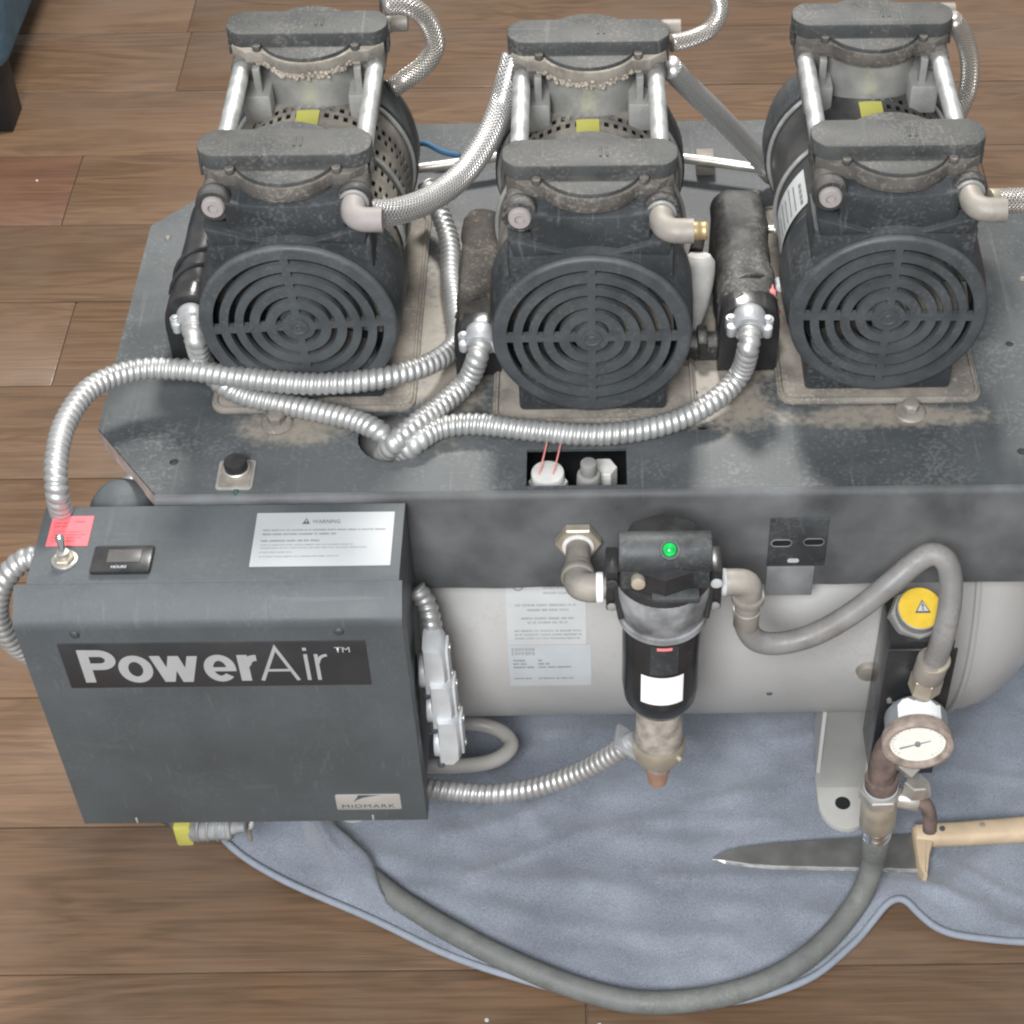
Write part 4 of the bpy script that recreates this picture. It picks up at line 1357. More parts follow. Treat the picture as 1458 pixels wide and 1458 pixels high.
# ------------------------------------------------------------ hoses
def hose(key, name, label, cat, mat, r, group=None, seg=20, ends=None):
    pts = spline(PATHS[key], 0.004)
    o = Vector(PATHS[key][0])
    t = thing(name, label, cat, o, 0, group)
    B().tube([p - o for p in pts], r, seg).build('hose_body', mat, t, sharp=180)
    for w, emat, er, el in (ends or []):
        p = pts[0] if w == 0 else pts[-1]
        d = (pts[3] - pts[0] if w == 0 else pts[-4] - pts[-1]).normalized()
        B().cyl(p - o - d * 0.004, p - o + d * el, er, seg=24, bev=0.0012).build('ferrule', emat, t)
    return t, o, pts
G = 'braided steel hoses between the heads'
hose('hose_1', 'braided_hose', 'braided steel hose sweeping from the front elbow up to the middle compressor', 'hose', 'braid_steel', 0.0122, G, 22)
hose('hose_2', 'braided_hose', 'braided steel hose slanting down behind the middle compressor to its right', 'hose', 'braid_steel', 0.0112, G, 22, [(1, 'fitting_tan', 0.0135, 0.012)])
hose('hose_3', 'braided_hose', 'thin braided loop rising off the rear head of the middle compressor', 'hose', 'braid_old', 0.0085, G, 18)
hose('hose_4', 'braided_hose', 'braided loop bent behind the compressor nearest the control box', 'hose', 'braid_old', 0.0100, G, 18)
hose('hose_5', 'braided_hose', 'yellowish braided hose leaving the picture at the right edge', 'hose', 'braid_old', 0.0115, G, 22, [(0, 'brass_dull', 0.0118, 0.005)])
hose('hose_6', 'braided_hose', 'braided loop bent behind the rear head of the compressor with the nameplate', 'hose', 'braid_old', 0.0095, G, 18)
hose('pipe_a', 'manifold_pipe', 'thin dull metal pipe lying on the deck behind the sweeping braided hose', 'pipe', 'nickel', 0.0056, 'manifold pipes')
t, o, pts = hose('pipe_b', 'manifold_pipe', 'thin dull metal pipe on the deck between the middle and nameplate compressors', 'pipe', 'nickel', 0.0056, 'manifold pipes')
b = B()
b.box((pts[9].x - o.x - 0.008, -0.006, -0.022), (pts[9].x - o.x + 0.012, 0.022, -0.0045), 0.002)
b.build('saddle', 'fitting_tan', t)
hose('grey_hose', 'air_hose', 'grey plastic air hose looping from the filter elbow over to the gauge', 'hose', 'grey_pvc', 0.0108, None, 22)
hose('outlet_hose', 'outlet_hose', 'thick olive grey hose curving along the towel edge', 'hose', 'olive_hose', 0.0120, None, 22)
hose('cable_loop', 'grey_cable', 'grey cable looped on the towel beside the control box', 'cable', 'cable_grey', 0.0085, None, 18)
hose('blue_wire', 'blue_tie', 'small blue plastic tie on the back of the deck', 'cable tie', 'blue_plastic', 0.0032, None, 10)
hose('left_tube', 'metal_tube', 'bright metal tube poking out below the left deck corner', 'tube', 'aluminium', 0.0055, None, 16)

# dome behind the control box
t = thing('relief_dome', 'dark grey plastic dome between the deck corner and control box', 'valve cap', (-0.437, -0.075, 0.440))
B().lathe([(0, 0.072), (0.012, 0.070), (0.022, 0.063), (0.029, 0.052), (0.032, 0.036), (0.033, 0.0), (0, 0)], (0, 0, 0), (0, 0, 1), 40).build('cap', 'box_paint', t)
B().cyl((0, 0, -0.05), (0, 0, 0.0), 0.014, seg=24).build('stem', 'fitting_tan', t)

# ------------------------------------------------------------ taped splice, foot block and other small things on the deck
t = thing('taped_splice', 'white tape wrapped wire splice standing beside the middle compressor', 'wire splice', (0.104, 0.135, D))
B().lathe([(0, 0.012), (0.004, 0.013), (0.006, 0.020), (0.011, 0.036), (0.0150, 0.058), (0.0162, 0.072), (0.0155, 0.082), (0.011, 0.088), (0, 0.089)], (-0.001, -0.018, -0.005), (0.03, 0.36, 1), 24).build('tape', 'white_tape', t)
B().tube(spline([(0.0, 0.022, 0.076), (0.004, 0.04, 0.085), (0.006, 0.06, 0.07), (0.0, 0.09, 0.01)], 0.004), 0.006, 10).build('lead', 'rubber_dusty', t)
t = thing('rubber_clip', 'small black rubber clip on the deck between two compressors', 'clip', (0.1065, 0.090, D))
B().box((-0.02, -0.012, 0.0005), (0.022, 0.014, 0.020), 0.004).box((-0.004, -0.014, 0.004), (0.006, 0.016, 0.026), 0.003).build('block', 'rubber_black', t)
# bare connections next to the scuffed box
t = thing('wire_cluster', 'red and white wire ends beside the scuffed terminal box', 'wires', (0.176, 0.10, D))
for k, (x, y, z, m) in enumerate(((-0.003, 0.0, 0.070, 'red_mark'), (0.004, 0.004, 0.073, 'paper'), (-0.001, 0.002, 0.060, 'fitting_tan'), (0.002, -0.004, 0.050, 'red_mark'))):
    w = B()
    w.tube(spline([(x * 0.3, y + 0.03, 0.012), (x, y + 0.02, z - 0.01), (x, y - 0.003, z)], 0.004), 0.0028, 10)
    w.lathe([(0, 0.004), (0.003, 0.003), (0.004, 0), (0.0035, -0.004), (0, -0.004)], (x, y - 0.003, z), (0, -1, 0.3), 12)
    w.build('wire_end', m, t)
t = thing('wing_lever', 'small black latch lever with a pale stud by the scuffed terminal box', 'latch', (0.165, 0.245, D))
b = B()
b.box((-0.006, -0.03, 0.03), (0.006, 0.03, 0.036), 0.002, mat=Matrix.Rotation(R(28), 4, 'Z') @ Matrix.Rotation(R(-25), 4, 'X'))
b.box((-0.009, -0.006, 0.0), (0.009, 0.03, 0.062), 0.003)
b.build('lever', 'rubber_black', t)
B().cyl((0.006, -0.02, 0.048), (0.024, -0.022, 0.050), 0.0042, seg=14, bev=0.0006).cyl((0.02, -0.022, 0.0495), (0.026, -0.0225, 0.0502), 0.0065, seg=14, bev=0.0006).build('stud', 'nickel', t)

# fittings seen down the rectangular opening of the deck
t = thing('pipe_fitting', 'pale dusty pipe union seen through the left of the deck opening', 'pipe fitting', (-0.042, -0.060, 0.466), 0, 'fittings under the deck opening')
B().cyl((0, 0, 0), (0, 0, 0.046), 0.0155, seg=28, bev=0.002).hexa((0, 0, 0.018), (0, 0, 0.034), 0.0185).build('union', 'white_tape', t)
t = thing('pipe_fitting', 'grey pipe tee in the middle of the deck opening', 'pipe fitting', (-0.004, -0.067, 0.466), 0, 'fittings under the deck opening')
B().cyl((0, 0, 0), (0, 0, 0.05), 0.0125, 0.011, 26, 0.002).cyl((0, 0.0, 0.05), (0, 0, 0.064), 0.0075, seg=20, bev=0.001).build('tee', 'cast_grey', t)
t = thing('pipe_fitting', 'bright dusty nut in the right of the deck opening', 'pipe fitting', (0.010, -0.048, 0.466), 0, 'fittings under the deck opening')
B().hexa((0, 0, 0), (0, 0, 0.040), 0.0125).build('nut', 'white_tape', t)
t = thing('thin_wire', 'pair of thin reddish wires dipping into the deck opening', 'wires', (-0.047, -0.05, D))
for dx in (0.0, 0.013):
    B().tube(spline([(dx + 0.008, 0.03, 0.008), (dx + 0.002, 0.0, 0.002), (dx - 0.006, -0.022, -0.022), (dx - 0.008, -0.03, -0.05)], 0.004), 0.0008, 8).build('wire', 'wire_red', t)

# breaker button on the deck
t = thing('reset_button', 'black reset button in a square nickel plate on the deck', 'button', (-0.3265, -0.0685, D))
b = B()
b.prism(rrect(-0.0175, 0.0165, -0.0215, 0.0165, 0.004), 0.0005, 0.0022, 0.0008)
b.build('plate', 'nickel', t)
b = B()
b.prism(rrect(-0.0150, 0.0140, -0.0190, 0.0140, 0.003), 0.0023, 0.0030, 0.0005)
b.build('inner_plate', 'plate_dusty', t)
B().lathe([(0.0125, 0.003), (0.0125, 0.006), (0.0115, 0.0068), (0.0105, 0.0068), (0.0105, 0.003)], (0, 0.002, 0), (0, 0, 1), 30).build('ring', 'nickel', t)
B().lathe([(0.0108, 0.003), (0.0108, 0.013), (0.0098, 0.0155), (0.007, 0.0165), (0.0, 0.0165)], (0, 0.002, 0), (0, 0, 1), 30).build('button', 'gloss_black', t)
B().tube(spline([(0.002, -0.0215, 0.001), (0.002, -0.027, -0.003), (0.003, -0.030, -0.012), (0.003, -0.0325, -0.04)], 0.003), 0.0024, 8).build('lead', 'wire_green', t)

# ------------------------------------------------------------ control box
cb = thing('control_box', 'dark grey metal control box with the PowerAir nameplate', 'control box', (-0.335, -0.17, 0.195))
O = Vector((-0.335, -0.17, 0.195))
def W(x, y, z):
    return Vector((x, y, z)) - O
# back body (slightly narrower than the lid)
b = B()
x0, x1 = -0.4945, -0.1700
sec = [(-0.104, 0.200), (-0.220, 0.200), (-0.220, 0.490), (-0.1995, 0.5145), (-0.1965, 0.517), (-0.192, 0.5185), (-0.112, 0.5205), (-0.106, 0.5195), (-0.104, 0.516)]
va = [b.bm.verts.new(W(x0, y, z)) for y, z in sec]
vb = [b.bm.verts.new(W(x1, y, z)) for y, z in sec]
b.bm.faces.new(va); b.bm.faces.new(vb[::-1])
for i in range(len(sec)):
    j = (i + 1) % len(sec)
    b.bm.faces.new((va[i], va[j], vb[j], vb[i]))
b.build('body', 'box_paint', cb, sharp=25)
# lid: sloping shoulder, tall front, side returns
b = B()
x0, x1 = -0.5045, -0.1670
sec = [(-0.1988, 0.5185), (-0.2030, 0.5175), (-0.2240, 0.5005), (-0.2268, 0.4965), (-0.2276, 0.490), (-0.2276, 0.198), (-0.2260, 0.1955), (-0.205, 0.1950)]
n = 24
rows = []
for y, z in sec:
    rows.append([b.bm.verts.new(W(x0 + (x1 - x0) * k / n, y, z)) for k in range(n + 1)])
for r0, r1 in zip(rows, rows[1:]):
    for k in range(n):
        b.bm.faces.new((r0[k], r0[k + 1], r1[k + 1], r1[k]))
bmesh.ops.recalc_face_normals(b.bm, faces=b.bm.faces[:])
for xx in (x0, x1):
    prof_ = [(-0.1990, 0.5172), (-0.2025, 0.5160), (-0.2230, 0.4995), (-0.2262, 0.489), (-0.2262, 0.1970), (-0.205, 0.1965), (-0.205, 0.488)]
    w = 0.0012 if xx == x0 else -0.0012
    fa = [b.bm.verts.new(W(xx, y, z)) for y, z in prof_]
    fb_ = [b.bm.verts.new(W(xx + w, y, z)) for y, z in prof_]
    b.bm.faces.new(fa); b.bm.faces.new(fb_[::-1])
    for i in range(len(prof_)):
        j = (i + 1) % len(prof_)
        b.bm.faces.new((fa[i], fa[j], fb_[j], fb_[i]))
lid = b.build('lid', 'box_paint', cb, sharp=30)
for sx in (-0.4532, -0.2232):
    q = B()
    q.lathe([(0, 0.0028), (0.003, 0.0024), (0.0042, 0.0010), (0.0044, 0)], W(sx, -0.2276, 0.4855), (0, -1, 0), 18)
    q.box(W(sx - 0.003, -0.2304, 0.4851), W(sx + 0.003, -0.2300, 0.4859))
    q.build('screw', 'plastic_black', lid)
for sx in (-0.4520, -0.2200):
    B().box(W(sx - 0.001, -0.2285, 0.199), W(sx + 0.001, -0.2272, 0.207), 0.0003).build('notch', 'badge_silver', lid)
# nameplate
FY = -0.2276
b = B()
b.prism(rrect(-0.4715, -0.2015, 0.4117, 0.4730, 0.001), 0, 0.0009, 0.0003, mat=Matrix.Translation((-O.x, FY - O.y - 0.0001, -O.z)) @ Matrix.Rotation(PI / 2, 4, 'X'))
npl = b.build('nameplate', 'strip_black', cb)
fr = lambda u, v: W(u, FY - 0.0013, v)
def stroke(pts, w, closed=False, lift=0.0):
    """flat ribbon of width w along 2D points, mitred"""
    q = B()
    up_ = Vector((0, -lift, 0))
    P2 = []
    for p in pts:
        if not P2 or (Vector(p) - P2[-1]).length > 0.0003:
            P2.append(Vector(p))
    n = len(P2)
    L_, R_ = [], []
    for i in range(n):
        a = P2[i - 1] if (closed or i) else None
        c = P2[(i + 1) % n] if (closed or i < n - 1) else None
        d0 = (P2[i] - a).normalized() if a is not None else (c - P2[i]).normalized()
        d1 = (c - P2[i]).normalized() if c is not None else d0
        nn = Vector((-(d0.y + d1.y), d0.x + d1.x)).normalized()
        m_ = w / 2 / max(0.35, nn.dot(Vector((-d0.y, d0.x))))
        L_.append(q.bm.verts.new(fr(*(P2[i] + nn * m_)) + up_))
        R_.append(q.bm.verts.new(fr(*(P2[i] - nn * m_)) + up_))
    for i in range(n if closed else n - 1):
        j = (i + 1) % n
        q.bm.faces.new((L_[i], R_[i], R_[j], L_[j]))
    return q
def arc(cx, cz, rx, rz, a0, a1, n=24):
    return [(cx + rx * math.cos(R(a0 + (a1 - a0) * k / n)), cz + rz * math.sin(R(a0 + (a1 - a0) * k / n))) for k in range(n + 1)]
def letter(ribbons):
    q = B()
    for i_, (pts, w, closed) in enumerate(ribbons):
        t_ = stroke(pts, w, closed, 0.0002 * i_)
        q._merge(t_.bm)
    return q.build('lettering', 'letter_silver', npl, recalc=False)
zb, zt, zx = 0.4200, 0.4652, 0.4560
SW = 0.0092
# P
letter([([(-0.4518, zb), (-0.4518, zt)], SW, False),
        ([(-0.4475, zt - SW / 2), (-0.4385, zt - SW / 2)] + arc(-0.4385, zt - 0.0137, 0.0096, 0.0137 - SW / 2, 90, -90, 14) + [(-0.4385, zt - 0.0274 + SW / 2), (-0.4475, zt - 0.0274 + SW / 2)], SW, False)])
# o
letter([(arc(-0.4087, (zb + zx) / 2, 0.0108, (zx - zb) / 2 - 0.0034, 0, 345, 23), SW * 0.94, True)])
# w
q = B()
hw_ = SW * 0.5
for i_, (xa, za, xb_, zb_) in enumerate(((-0.3895, zx, -0.3808, zb), (-0.3808, zb, -0.3727, zx), (-0.3727, zx, -0.3646, zb), (-0.3646, zb, -0.3559, zx))):
    q.poly([fr(x_, z_) - Vector((0, 0.0002 * i_, 0)) for x_, z_ in ((xa - hw_, za), (xb_ - hw_, zb_), (xb_ + hw_, zb_), (xa + hw_, za))])
q.build('lettering', 'letter_silver', npl, recalc=False)
# e
letter([(arc(-0.3338, (zb + zx) / 2, 0.0100, (zx - zb) / 2 - 0.0034, 2, 318, 26), SW * 0.9, False), ([(-0.3400, (zb + zx) / 2 - 0.0012), (-0.3195, (zb + zx) / 2 - 0.0012)], SW * 0.62, False)])
# r
letter([([(-0.3122, zb), (-0.3122, zx)], SW, False), ([(-0.3110, zx - 0.0145)] + arc(-0.3005, zx - 0.0145, 0.0090, 0.0105, 165, 85, 8), SW * 0.9, False)])
# A i r in thin strokes
TWD = 0.0034
letter([([(-0.2978, zb), (-0.2818, zt), (-0.2655, zb)], TWD, False), ([(-0.2915, zb + 0.0145), (-0.2718, zb + 0.0145)], TWD, False)])
letter([([(-0.2560, zb), (-0.2560, zx)], TWD, False), ([(-0.2560, zt - 0.004), (-0.2560, zt)], TWD, False)])
letter([([(-0.2468, zb), (-0.2468, zx)], TWD, False), ([(-0.2462, zx - 0.0125)] + arc(-0.2372, zx - 0.0125, 0.0085, 0.0110, 170, 88, 8), TWD, False)])
text_part('TM', 'lettering', 'letter_silver', npl, (-0.2296, -0.2160, 0.4580, 0.4652), fr, 0.012, 1.0)
# maker's badge
b = B()
b.prism(rrect(-0.2535, -0.1905, 0.2175, 0.2420, 0.002), 0, 0.0009, 0.0003, mat=Matrix.Translation((-O.x, FY - O.y - 0.0001, -O.z)) @ Matrix.Rotation(PI / 2, 4, 'X'))
bd = b.build('badge', 'badge_silver', cb)
text_part('MIDMARK', 'lettering', 'box_paint', bd, (-0.2480, -0.1965, 0.2210, 0.2265), fr, 0.0, 1.15)
b = B()
sw = [(-0.2365, 0.2305), (-0.2325, 0.2345), (-0.2270, 0.2375), (-0.2190, 0.2400), (-0.2080, 0.2420), (-0.2310, 0.2420), (-0.2322, 0.2385), (-0.2340, 0.2350)]
b.poly([fr(u, v) for u, v in sw])
b.build('swoosh', 'box_paint', bd, recalc=False)
# top labels and controls: top face slopes slightly
def topf(lift):
    return lambda u, v: W(u, v, 0.5185 + (v + 0.192) / 0.08 * 0.0020 + lift)
def flat_label(name, mat, x0, x1, y0, y1, lift=0.0008):
    f = topf(lift)
    g = topf(0.0001)
    b = B()
    vs = [b.bm.verts.new(f(u, v)) for u, v in ((x0, y0), (x1, y0), (x1, y1), (x0, y1))]
    vl = [b.bm.verts.new(g(u, v)) for u, v in ((x0, y0), (x1, y0), (x1, y1), (x0, y1))]
    b.bm.faces.new(vs)
    for i in range(4):
        b.bm.faces.new((vs[i], vl[i], vl[(i + 1) % 4], vs[(i + 1) % 4]))
    return b.build(name, mat, cb)
wl = flat_label('warning_label', 'paper', -0.3020, -0.1785, -0.1815, -0.1180)
text_part('WARNING', 'lettering', 'print_grey', wl, (-0.2515, -0.2265, -0.1315, -0.1270), topf(0.0011), 0.012, 1.05)
tri = B()
tri.poly([topf(0.0011)(u, v) for u, v in ((-0.2605, -0.1320), (-0.2535, -0.1320), (-0.2570, -0.1250))])
tri.build('warning_triangle', 'print_dark', wl, recalc=False)
tri = B()
tri.poly([topf(0.0013)(u, v) for u, v in ((-0.2574, -0.1305), (-0.2566, -0.1305), (-0.2564, -0.1272), (-0.2576, -0.1272))])
tri.build('exclamation', 'paper', wl, recalc=False)
print_lines('print', 'print_grey', wl, [(-0.2945, -0.1850, -0.1400, .0016), (-0.2945, -0.229, -0.1450, .0019), (-0.2950, -0.241, -0.1528, .0019)], topf(0.0011), 11)
print_lines('print', 'print_faint', wl, [(-0.2950, -0.212, -0.1575, .0014), (-0.2950, -0.199, -0.1610, .0014), (-0.2950, -0.266, -0.1660, .0014), (-0.2950, -0.224, -0.1710, .0014)], topf(0.0011), 12)
rl = flat_label('red_label', 'label_red', -0.4855, -0.4485, -0.1545, -0.1190)
print_lines('print', 'print_red', rl, [(-0.482, -0.470, -0.1285, .0018), (-0.464, -0.454, -0.1268, .0018), (-0.482, -0.470, -0.1325, .0018), (-0.481, -0.455, -0.1385, .0011), (-0.481, -0.452, -0.1420, .0011), (-0.481, -0.456, -0.1455, .0011), (-0.481, -0.460, -0.1495, .0011)], topf(0.0011), 13)
# toggle switch
sp_ = topf(0.0)(-0.4650, -0.1715)
b = B()
b.lathe([(0.0, 0), (0.0115, 0.0), (0.0115, 0.002), (0.010, 0.003), (0.0, 0.003)], sp_, (0, 0, 1), 28)
tg = b.build('toggle_switch', 'nickel', cb)
B().hexa(sp_ + Vector((0, 0, 0.003)), sp_ + Vector((0, 0, 0.0065)), 0.0095).build('nut', 'brass_dull', tg)
B().cyl(sp_ + Vector((0, 0, 0.006)), sp_ + Vector((0, 0, 0.012)), 0.0055, seg=20, bev=0.0006).build('barrel', 'nickel', tg)
B().lathe([(0, 0), (0.0022, 0.0), (0.0036, 0.010), (0.0040, 0.014), (0.003, 0.0168), (0, 0.0175)], sp_ + Vector((0, 0, 0.010)), (-0.12, 0.62, 1), 18).build('lever', 'chrome', tg)
# hour meter
b = B()
mz = 0.5186
b.box(W(-0.4405, -0.1895, mz), W(-0.3875, -0.1580, mz + 0.0058), 0.0025)
hm = b.build('hour_meter', 'gloss_black', cb)
b = B()
b.box(W(-0.4265, -0.1790, mz + 0.0059), W(-0.3975, -0.1640, mz + 0.0064), 0.0002)
b.build('window', 'meter_face', hm)
text_part('HOURS', 'lettering', 'paper', hm, (-0.4215, -0.4080, -0.1860, -0.1828), lambda u, v: W(u, v, mz + 0.0061), 0.03, 1.0)

# plug hanging under the box
t = thing('hanging_plug', 'grey cord plug with a yellow tag hanging under the control box', 'plug', (-0.4095, -0.178, 0.118))
b = B()
b.cyl((-0.010, 0, 0.0), (0.034, -0.004, 0.004), 0.0155, 0.013, 22, 0.003)
b.cyl((0.030, -0.004, 0.004), (0.048, -0.006, 0.008), 0.0085, 0.006, 18, 0.001)
b.build('plug_body', 'scuffed', t)
B().box((-0.026, -0.013, -0.017), (-0.008, 0.012, 0.016), 0.003).build('tag', 'yellow_tag', t)
B().tube(spline([(-0.024, 0, 0.004), (-0.042, 0.006, 0.014), (-0.05, 0.012, 0.04), (-0.045, 0.02, 0.085)], 0.004), 0.006, 12).build('cord', 'rubber_black', t)
for k in range(4):
    B().tube([Vector((0.0 + 0.010 * k + 0.002 * math.cos(a), 0.016 * math.cos(a), 0.002 + 0.016 * math.sin(a))) for a in [2 * PI * j / 18 for j in range(19)]], 0.0016, 6, caps=False).build('ridge', 'cast_grey', t)
t = thing('hanging_stud', 'thin rusty stud hanging below the control box', 'stud', (-0.3635, -0.172, 0.095))
B().cyl((0, 0, 0.02), (0, 0, 0.1045), 0.0042, seg=14).cyl((-.001, 0, -0.012), (0, 0, 0.022), 0.0028, 0.0032, 12).build('shank', 'fitting_tan', t)
B().cyl((0, 0, 0.016), (0, 0, 0.023), 0.0072, seg=16, bev=0.001).build('collar', 'white_tape', t)

# ------------------------------------------------------------ filter unit
FX, FYY, = 0.0615, -0.172
fu = thing('filter_unit', 'black air filter with green sight glass and white label on its bowl', 'air filter', (FX, FYY, 0.18))
def Z(z):
    return z - 0.18
b = B()
b.lathe([(0, .5345), (0.0325, .5345), (0.0375, .5325), (0.0400, .528), (0.0405, .506), (0.0420, .500)], (0, 0, Z(0)), (0, 0, 1), 8, 0)
b.lathe([(0.0300, .506), (0.0418, .503), (0.0438, .497), (0.0440, .492)], (0, 0, Z(0)), (0, 0, 1), 48)
hd = b.build('filter_head', 'gloss_black', fu, sharp=25)
b = B()
b.cyl((-0.0405, -0.014, Z(0.5375)), (0.0405, -0.014, Z(0.5375)), 0.0180, seg=36, bev=0.002)
b.box((-0.039, -0.030, Z(0.505)), (0.039, 0.0, Z(0.5375)), 0.003)
b.build('crossbar', 'plastic_black', hd)
b = B()
b.box((-0.012, -0.0435, Z(0.502)), (0.030, -0.030, Z(0.5085)), 0.0015)
b.build('step', 'plastic_black', hd)
gn = Vector((0, -0.62, 0.78)).normalized()
gc = Vector((0.0035, -0.014, Z(0.5375)))
b = B()
b.lathe([(0, 0.0235), (0.003, 0.023), (0.0055, 0.0215), (0.0066, 0.0185), (0.0066, 0.010)], gc, gn, 24)
b.build('sight_glass', 'green_glass', hd)
b = B()
b.lathe([(0.0067, 0.010), (0.0067, 0.0195), (0.0088, 0.0195), (0.0092, 0.017), (0.0092, 0.010)], gc, gn, 24)
b.build('bezel', 'plastic_black', hd)
B().cyl((-0.0235, -0.0285, Z(0.521)), (-0.0235, -0.0390, Z(0.5225)), 0.0062, seg=20, bev=0.0008).build('brass_button', 'brass_dull', hd)
# scuffed tapering collar
b = B()
b.lathe([(0.0420, .501), (0.0440, .496), (0.0442, .484), (0.0425, .466), (0.0395, .452), (0.0392, .450), (0.0412, .449), (0.0415, .443), (0.0395, .440), (0.036, .440)], (0, 0, Z(0)), (0, 0, 1), 56)
cl = b.build('collar', 'scuffed', fu, sharp=30)
for sx in (-1, 1):
    b = B()
    b.tube([Vector((0.0452 * math.sin(a), -0.0452 * math.cos(a), Z(zz))) for a, zz in ((sx * 1.25, .497), (sx * 1.15, .480), (sx * 1.0, .462))], 0.0028, 8)
    b.build('rib', 'gloss_black', cl)
for sx, m in ((-1, 'plastic_black'), (1, 'connector_pale')):
    b = B()
    b.box((sx * 0.0400, -0.016, Z(0.462)), (sx * 0.0515, 0.016, Z(0.513)), 0.002)
    fl_ = b.build('port_flange', 'gloss_black', fu)
    B().cyl((sx * 0.046, -0.017, Z(0.500)), (sx * 0.046, -0.0195, Z(0.500)), 0.0055, seg=16, bev=0.0008).build('bolt', m, fl_)
    B().cyl((sx * 0.046, -0.017, Z(0.470)), (sx * 0.046, -0.0195, Z(0.470)), 0.0045, seg=16, bev=0.0008).build('bolt', 'cast_grey', fl_)
b = B()
b.lathe([(0.0345, .442), (0.0362, .438), (0.0365, .348), (0.0345, .328), (0.028, .315), (0.016, .309), (0, .308)], (0, 0, Z(0)), (0, 0, 1), 48)
bowl = b.build('bowl', 'gloss_black', fu)
b = B()
b.lathe([(0.0378, .4360), (0.0378, .396), (0.0366, .396)], (0, 0, Z(0)), (0, 0, 1), 16, R(252), R(292))
b.build('latch', 'plastic_black', bowl)
b = B()
b.lathe([(0.0384, .4355), (0.0384, .4315)], (0, 0, Z(0)), (0, 0, 1), 10, R(261), R(282))
b.build('red_line', 'red_mark', bowl)
b = B()
b.lathe([(0.0369, .3910), (0.0369, .3510)], (0, 0, Z(0)), (0, 0, 1), 24, R(238), R(302))
b.build('white_label', 'paper_blank', bowl)
b = B()
b.lathe([(0.0, .316), (0.012, .315), (0.0225, .312), (0.0228, .268), (0.024, .258), (0.024, .238), (0.019, .228), (0.0135, .224), (0.0135, .212), (0.012, .206), (0, .206)], (0, 0, Z(0)), (0, 0, 1), 36)
dr = b.build('drain_body', 'clear_drain', fu)
B().lathe([(0.0245, .254), (0.0262, .250), (0.0262, .236), (0.0225, .226), (0.014, .2245)], (0, 0, Z(0)), (0, 0, 1), 36).build('drain_ring', 'brass_dull', dr)
B().lathe([(0.0, .207), (0.0125, .207), (0.0125, .199), (0.010, .196), (0.0105, .188), (0.0095, .181), (0, .181)], (0, 0, Z(0)), (0, 0, 1), 28).build('drain_tip', 'copper_tip', dr)
B().cyl((0.018, -0.0165, Z(.243)), (0.022, -0.021, Z(.243)), 0.003, seg=12).build('screw', 'brass_dull', dr)

# elbow fittings either side of the filter
def elbow_fit(name, label, parts, group=None):
    t = thing(name, label, 'pipe fitting', parts[0][1][0], 0, group)
    o = Vector(parts[0][1][0])
    for kind, pts, r, nm, mt in parts:
        pts = [Vector(p) - o for p in pts]
        b = B()
        if kind == 'hex':
            b.hexa(pts[0], pts[1], r, 0.0015)
        elif kind == 'cyl':
            b.cyl(pts[0], pts[1], r, seg=26, bev=0.001)
        else:
            b.tube(spline(pts, 0.002), r, 22)
        b.build(nm, mt, t)
    return t
elbow_fit('inlet_elbow', 'tan pipe elbow with a big hex nut on the deck skirt left of the filter', [
    ('hex', [(-0.0145, -0.1008, 0.466), (-0.0145, -0.111, 0.466)], 0.0215, 'hex_nut', 'brass_dull'),
    ('cyl', [(-0.0145, -0.111, 0.466), (-0.0145, -0.114, 0.466)], 0.0150, 'seal', 'white_tape'),
    ('cyl', [(-0.0145, -0.113, 0.466), (-0.0145, -0.150, 0.470)], 0.0115, 'nipple', 'fitting_tan'),
    ('tube', [(-0.0145, -0.144, 0.471), (-0.0145, -0.160, 0.473), (-0.0125, -0.168, 0.475), (-0.005, -0.172, 0.476), (0.003, -0.172, 0.476)], 0.0135, 'bend', 'fitting_tan'),
    ('cyl', [(-0.0145, -0.1505, 0.4715), (-0.0145, -0.1575, 0.4725)], 0.0158, 'bead', 'fitting_tan'),
    ('cyl', [(0.0015, -0.172, 0.476), (0.008, -0.172, 0.476)], 0.0140, 'thread_tape', 'paper_blank'),
    ('cyl', [(0.006, -0.172, 0.476), (0.012, -0.172, 0.476)], 0.0105, 'thread', 'fitting_tan')])
elbow_fit('outlet_elbow', 'tan pipe elbow joining the filter to the grey air hose', [
    ('cyl', [(0.1125, -0.172, 0.481), (0.118, -0.172, 0.481)], 0.0125, 'thread_tape', 'paper_dull'),
    ('tube', [(0.116, -0.172, 0.481), (0.128, -0.172, 0.481), (0.1355, -0.172, 0.479), (0.1385, -0.172, 0.472), (0.1385, -0.172, 0.460)], 0.0122, 'bend', 'fitting_tan'),
    ('cyl', [(0.1385, -0.172, 0.464), (0.1385, -0.172, 0.457)], 0.0150, 'bead', 'fitting_tan'),
    ('cyl', [(0.1385, -0.172, 0.458), (0.1385, -0.172, 0.422)], 0.0118, 'barb', 'fitting_tan'),
    ('cyl', [(0.1385, -0.172, 0.445), (0.1385, -0.172, 0.442)], 0.0128, 'clamp', 'nickel')])

